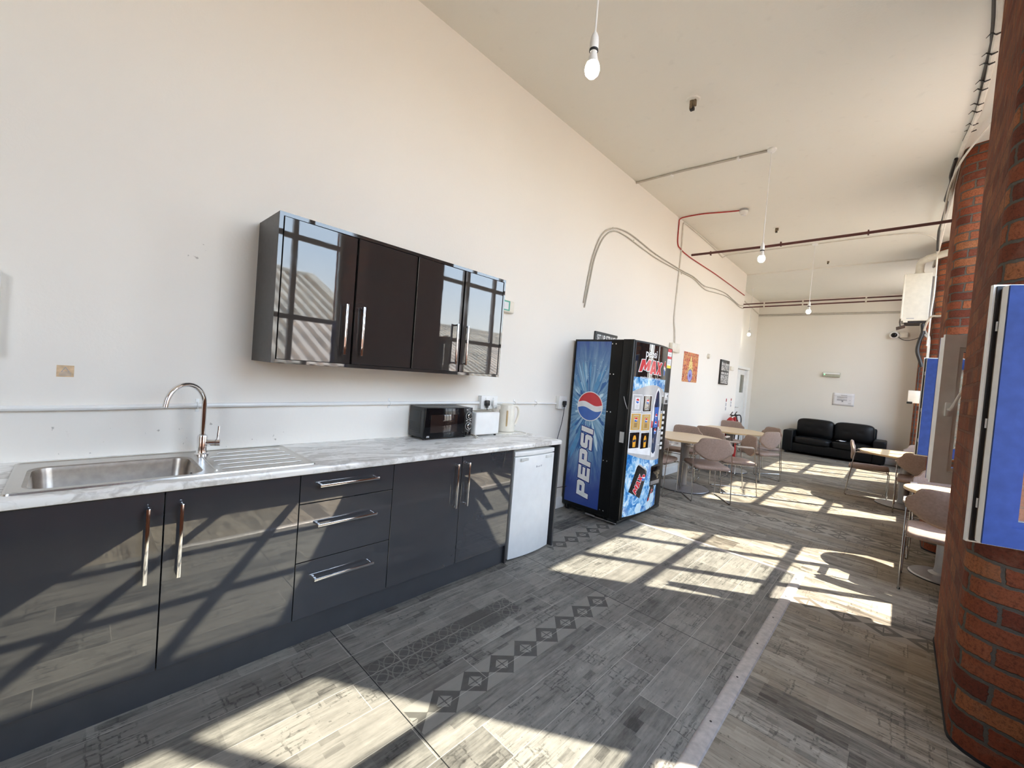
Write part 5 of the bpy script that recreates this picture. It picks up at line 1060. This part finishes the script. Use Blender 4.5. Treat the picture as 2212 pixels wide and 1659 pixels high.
# ------------------------------------------------------------------ things on the far wall
el = thing('emergency_light', 'long emergency light with green lamp on the far wall above the sofa', 'light', (1.34, 13.1, 2.03))
M_OLIVE = plain('olive_grey_casing', (0.46, 0.47, 0.36), 0.4)
g = G(); g.box((1.16, 13.045, 1.972), (1.515, 13.1, 2.088), M_OLIVE, .014, 3); g.finish('housing', el, world=True)
g = G(); g.box((1.175, 13.038, 2.024), (1.50, 13.046, 2.034), M_CABLEG, .002); g.box((1.170, 13.040, 2.040), (1.505, 13.046, 2.080), M_WHITE, .004); g.finish('diffuser', el, world=True)
g = G(); g.lathe([(0, .008), (.012, .006), (.014, 0)], M_GREENLED, 12, M=Mx((0, -1, 0), (1.20, 13.042, 2.03))); g.finish('indicator', el, world=True)
ev = thing('floor_plan', 'white paper floor plan stuck on the far wall above the sofa', 'notice', (1.62, 13.1, 1.27))
g = G(); tb = bmesh.new(); bmesh.ops.create_grid(tb, x_segments=8, y_segments=6, size=.5)
for v in tb.verts: u, w = v.co.x, v.co.y; v.co = Vector((1.62 + u * .42, 13.092 - .008 * math.sin((u + .5) * PI) * max(0, -w) - .001, 1.43 + w * .305))
g.merge(tb, M_PAPER); sh = g.finish('sheet', ev, world=True); md = sh.modifiers.new('thickness', 'SOLIDIFY'); md.thickness = .001
g = G()
def fw(x0, z0, x1, z1): g.box((1.62 + x0, 13.0795, 1.43 + z0), (1.62 + x1, 13.0805, 1.43 + z1), M_INKL)
fw(-.05, .095, .07, .105)
for k in range(8): fw(-.125 + .028 * k, .035, -.123 + .028 * k, .075); fw(-.125 + .028 * k, -.03, -.123 + .028 * k, .01)
for z in (.075, .035, .01, -.03): fw(-.125, z, .073, z + .003)
for q in range(7): fw(-.125 + .028 * q + .006, -.02, -.125 + .028 * q + .022, -.005); fw(-.125 + .028 * q + .006, .045, -.125 + .028 * q + .022, .062)
fw(-.19, .080, -.125, .083); fw(.073, .080, .15, .083); fw(-.03, -.06, .0, -.03); fw(.12, -.02, .14, -.012); fw(.10, -.085, .16, -.080); fw(.10, -.10, .15, -.096)
g.finish('drawing', ev, world=True)
ct = thing('security_camera', 'white dome security camera on the far wall below the boiler', 'camera', (2.46, 13.0, 3.0))
g = G(); g.box((2.52, 13.02, 2.955), (2.66, 13.1, 3.075), M_CREAM, .012); g.tube([(2.54, 13.04, 3.01), (2.46, 12.99, 3.01)], .022, M_WHITE, 10); g.finish('bracket', ct, world=True)
g = G(); Mc = Mx((.0, -1, -.15), (2.425, 12.99, 3.012)); g.lathe([(0, -.07), (.06, -.07), (.08, -.04), (.082, .0), (.07, .02), (.055, .025)], M_WHITE, 24, M=Mc); g.finish('housing', ct, world=True)
g = G(); g.lathe([(.056, .024), (.045, .048), (.02, .062), (0, .065)], M_BLACKG, 24, M=Mc); g.finish('lens', ct, world=True)
cable('camera_cable', 'thin dark cable drooping from the security camera to the brick wall', 'cable', [(2.50, 13.06, 2.97), (2.60, 13.05, 2.90), (2.72, 13.03, 2.90), (2.86, 13.0, 2.96)], .007, M_DARKC)

# ------------------------------------------------------------------ boiler and services on the brick wall
bo = thing('boiler', 'white wall boiler high on the brick wall', 'boiler', (2.75, 9.45, 2.80))
g = G(); g.box((2.555, 9.24, 2.79), (2.875, 9.62, 3.555), M_CREAM, .012, 3); g.box((2.545, 9.235, 2.83), (2.57, 9.625, 3.55), M_CREAM, .008); g.box((2.60, 9.26, 2.755), (2.86, 9.60, 2.792), M_DARKC); g.box((2.585, 9.238, 2.765), (2.64, 9.25, 2.792), M_CREAM, .003); g.box((2.875, 9.30, 2.85), (2.935, 9.56, 3.5), M_PED); g.finish('casing', bo, world=True)
g = G(); g.box((2.62, 9.2385, 2.826), (2.71, 9.2405, 2.836), M_INKL); g.finish('badge', bo, world=True)
M_FLAP = plain('brown_control_flap', (0.10, 0.075, 0.06), 0.4)
g = G(); g.box((-.03, -.18, -.002), (.085, .18, .004), M_FLAP, .002, M=Matrix.Translation((2.535, 9.44, 2.70)) @ Matrix.Rotation(math.radians(-20), 4, 'Y')); g.tube([(2.553, 9.3, 2.86), (2.545, 9.3, 2.78), (2.56, 9.3, 2.70)], .010, M_FLAP, 6); g.finish('control_flap', bo, world=True)
g = G(); g.tube(smooth_path([(2.72, 9.42, 3.55), (2.72, 9.42, 3.68), (2.735, 9.36, 3.755), (2.80, 9.25, 3.775), (3.0, 9.02, 3.78), (3.39, 8.62, 3.785)], 6), .052, M_CREAM, 16); g.tube([(2.72, 9.42, 3.56), (2.72, 9.42, 3.60)], .060, M_CREAM, 16); g.tube([(2.80, 9.25, 3.775), (2.83, 9.215, 3.775)], .058, M_CREAM, 16); g.finish('flue', bo, world=True)
for k, (dx, lab) in enumerate(((0, 'pale copper pipe dropping below the boiler, front one'), (.05, 'pale pipe dropping below the boiler next to the pier'))):
    g = G(); g.tube(smooth_path([(2.80 + dx, 9.30, 2.76), (2.80 + dx, 9.29, 2.66), (2.86 + dx * .5, 9.27, 2.56), (2.90 + dx * .3, 9.225, 2.45), (2.905 + dx * .3, 9.222, 1.9 - dx * 4), (2.905 + dx * .3, 9.222, 1.68)]), .011, M_CABLEW, 8); tag(g.finish('boiler_pipe', loc=(2.8 + dx, 9.3, 2.7)), lab, 'pipe', 'boiler pipes')
g = G(); g.tube(smooth_path([(2.82, 9.26, 2.74), (2.83, 9.24, 2.60), (2.80, 9.22, 2.45), (2.79, 9.21, 2.30), (2.83, 9.22, 2.16), (2.86, 9.22, 2.05)]), .026, M_DARKC, 8); tag(g.finish('black_hose', loc=(2.82, 9.25, 2.7)), 'thick black hose hanging beside the brick pier under the boiler', 'hose')
g = G(); g.tube(smooth_path([(2.83, 9.22, 2.05), (2.84, 9.215, 1.3), (2.84, 9.215, .6), (2.85, 9.22, .3)]), .008, M_DARKC, 6); tag(g.finish('black_cable', loc=(2.83, 9.2, 2)), 'thin black cable running down the pier edge below the grey box', 'cable')
sb = thing('timer_box', 'cream control box on the brick pier below the boiler', 'control box', (2.81, 9.2, 1.47))
g = G(); g.box((2.735, 9.165, 1.468), (2.885, 9.235, 1.668), M_CREAM, .008); g.box((2.885, 9.19, 1.50), (2.94, 9.235, 1.64), M_CREAM, .004); g.finish('case', sb, world=True)
g = G(); g.box((2.728, 9.155, 1.455), (2.795, 9.170, 1.488), M_BLACK, .004); g.tube([(2.78, 9.155, 1.472), (2.78, 9.145, 1.472)], .013, M_BLACK, 10); g.finish('dial', sb, world=True)
# cable runs under the ceiling along the brick wall
top = [(2.935, 2.4, 3.95), (2.90, 2.9, 3.955), (2.905, 3.6, 3.975), (2.950, 4.2, 3.980), (2.955, 5.2, 3.978), (2.91, 5.85, 3.965), (2.90, 6.6, 3.95), (2.905, 7.4, 3.93), (2.90, 8.3, 3.88), (2.895, 9.1, 3.80), (2.88, 9.6, 3.72)]
cable('white_trunk_cable', 'white pipe running along the ceiling edge over the brick piers', 'cable', top, .019, M_CABLEW, 'brick wall ceiling cables')
cable('dark_trunk_cable', 'dark bundled cable strapped along the ceiling edge over the nearest pier', 'cable', [(x - .012, y, z + .020) for x, y, z in top[:4]] + [(2.940, 4.7, 3.988), (2.945, 5.2, 3.986), (2.905, 5.7, 3.975)], [.024] * 19 + [.018] * 6 + [.013] * 6 + [.008] * 6, M_DARKC, 'brick wall ceiling cables')
for k in range(9):
    y = 4.15 + .17 * k + .05 * (k % 2); g = G(); g.tube([(2.972, y, 3.965), (2.945, y, 3.957), (2.918, y + .01, 3.985), (2.897, y + .03, 3.972 + .008 * (k % 3))], [.005, .006, .005, .002], M_DARKC, 5); tag(g.finish('cable_tie', loc=(2.9, y, 3.96)), 'thin dark cable tie sticking out of the cable run at the ceiling edge', 'cable tie', 'ties on the ceiling edge cables')
cable('dark_trunk_cable', 'tangle of dark cable at the ceiling edge above the second pier', 'cable', [(2.88, 6.0, 3.94), (2.865, 6.3, 3.90), (2.88, 6.6, 3.93), (2.86, 6.9, 3.86), (2.88, 7.1, 3.88), (2.87, 7.5, 3.80), (2.86, 8.0, 3.82), (2.88, 8.6, 3.72)], .015, M_DARKC, 'brick wall ceiling cables')
cable('loose_white_cable', 'slack white cable bowing down from the near window head toward the second pier', 'cable', [(3.19, 4.6, 3.93), (3.12, 5.0, 3.93), (3.02, 5.5, 3.93), (2.92, 5.9, 3.88), (2.87, 6.2, 3.78), (2.86, 6.6, 3.72), (2.87, 7.1, 3.72), (2.875, 7.8, 3.78)], .010, M_CABLEW, 'brick wall ceiling cables')
cable('white_conduit', 'white conduit dropping down the pier edge beside the boiler', 'conduit', [(2.895, 9.06, 3.80), (2.90, 9.10, 3.6), (2.905, 9.12, 3.2), (2.895, 9.14, 2.9), (2.895, 9.15, 2.6), (2.89, 9.16, 2.38)], .012, M_CABLEW, clips=[((2.905, 9.115, 3.45), M_CABLEW), ((2.905, 9.125, 3.1), M_CABLEW)])
cable('white_hose', 'short white hose bending from the boiler pipes to the second pier', 'hose', [(2.84, 9.12, 2.62), (2.86, 8.9, 2.72), (2.89, 8.5, 2.74), (2.93, 7.95, 2.66), (3.02, 7.5, 2.60)], .013, M_CABLEW)
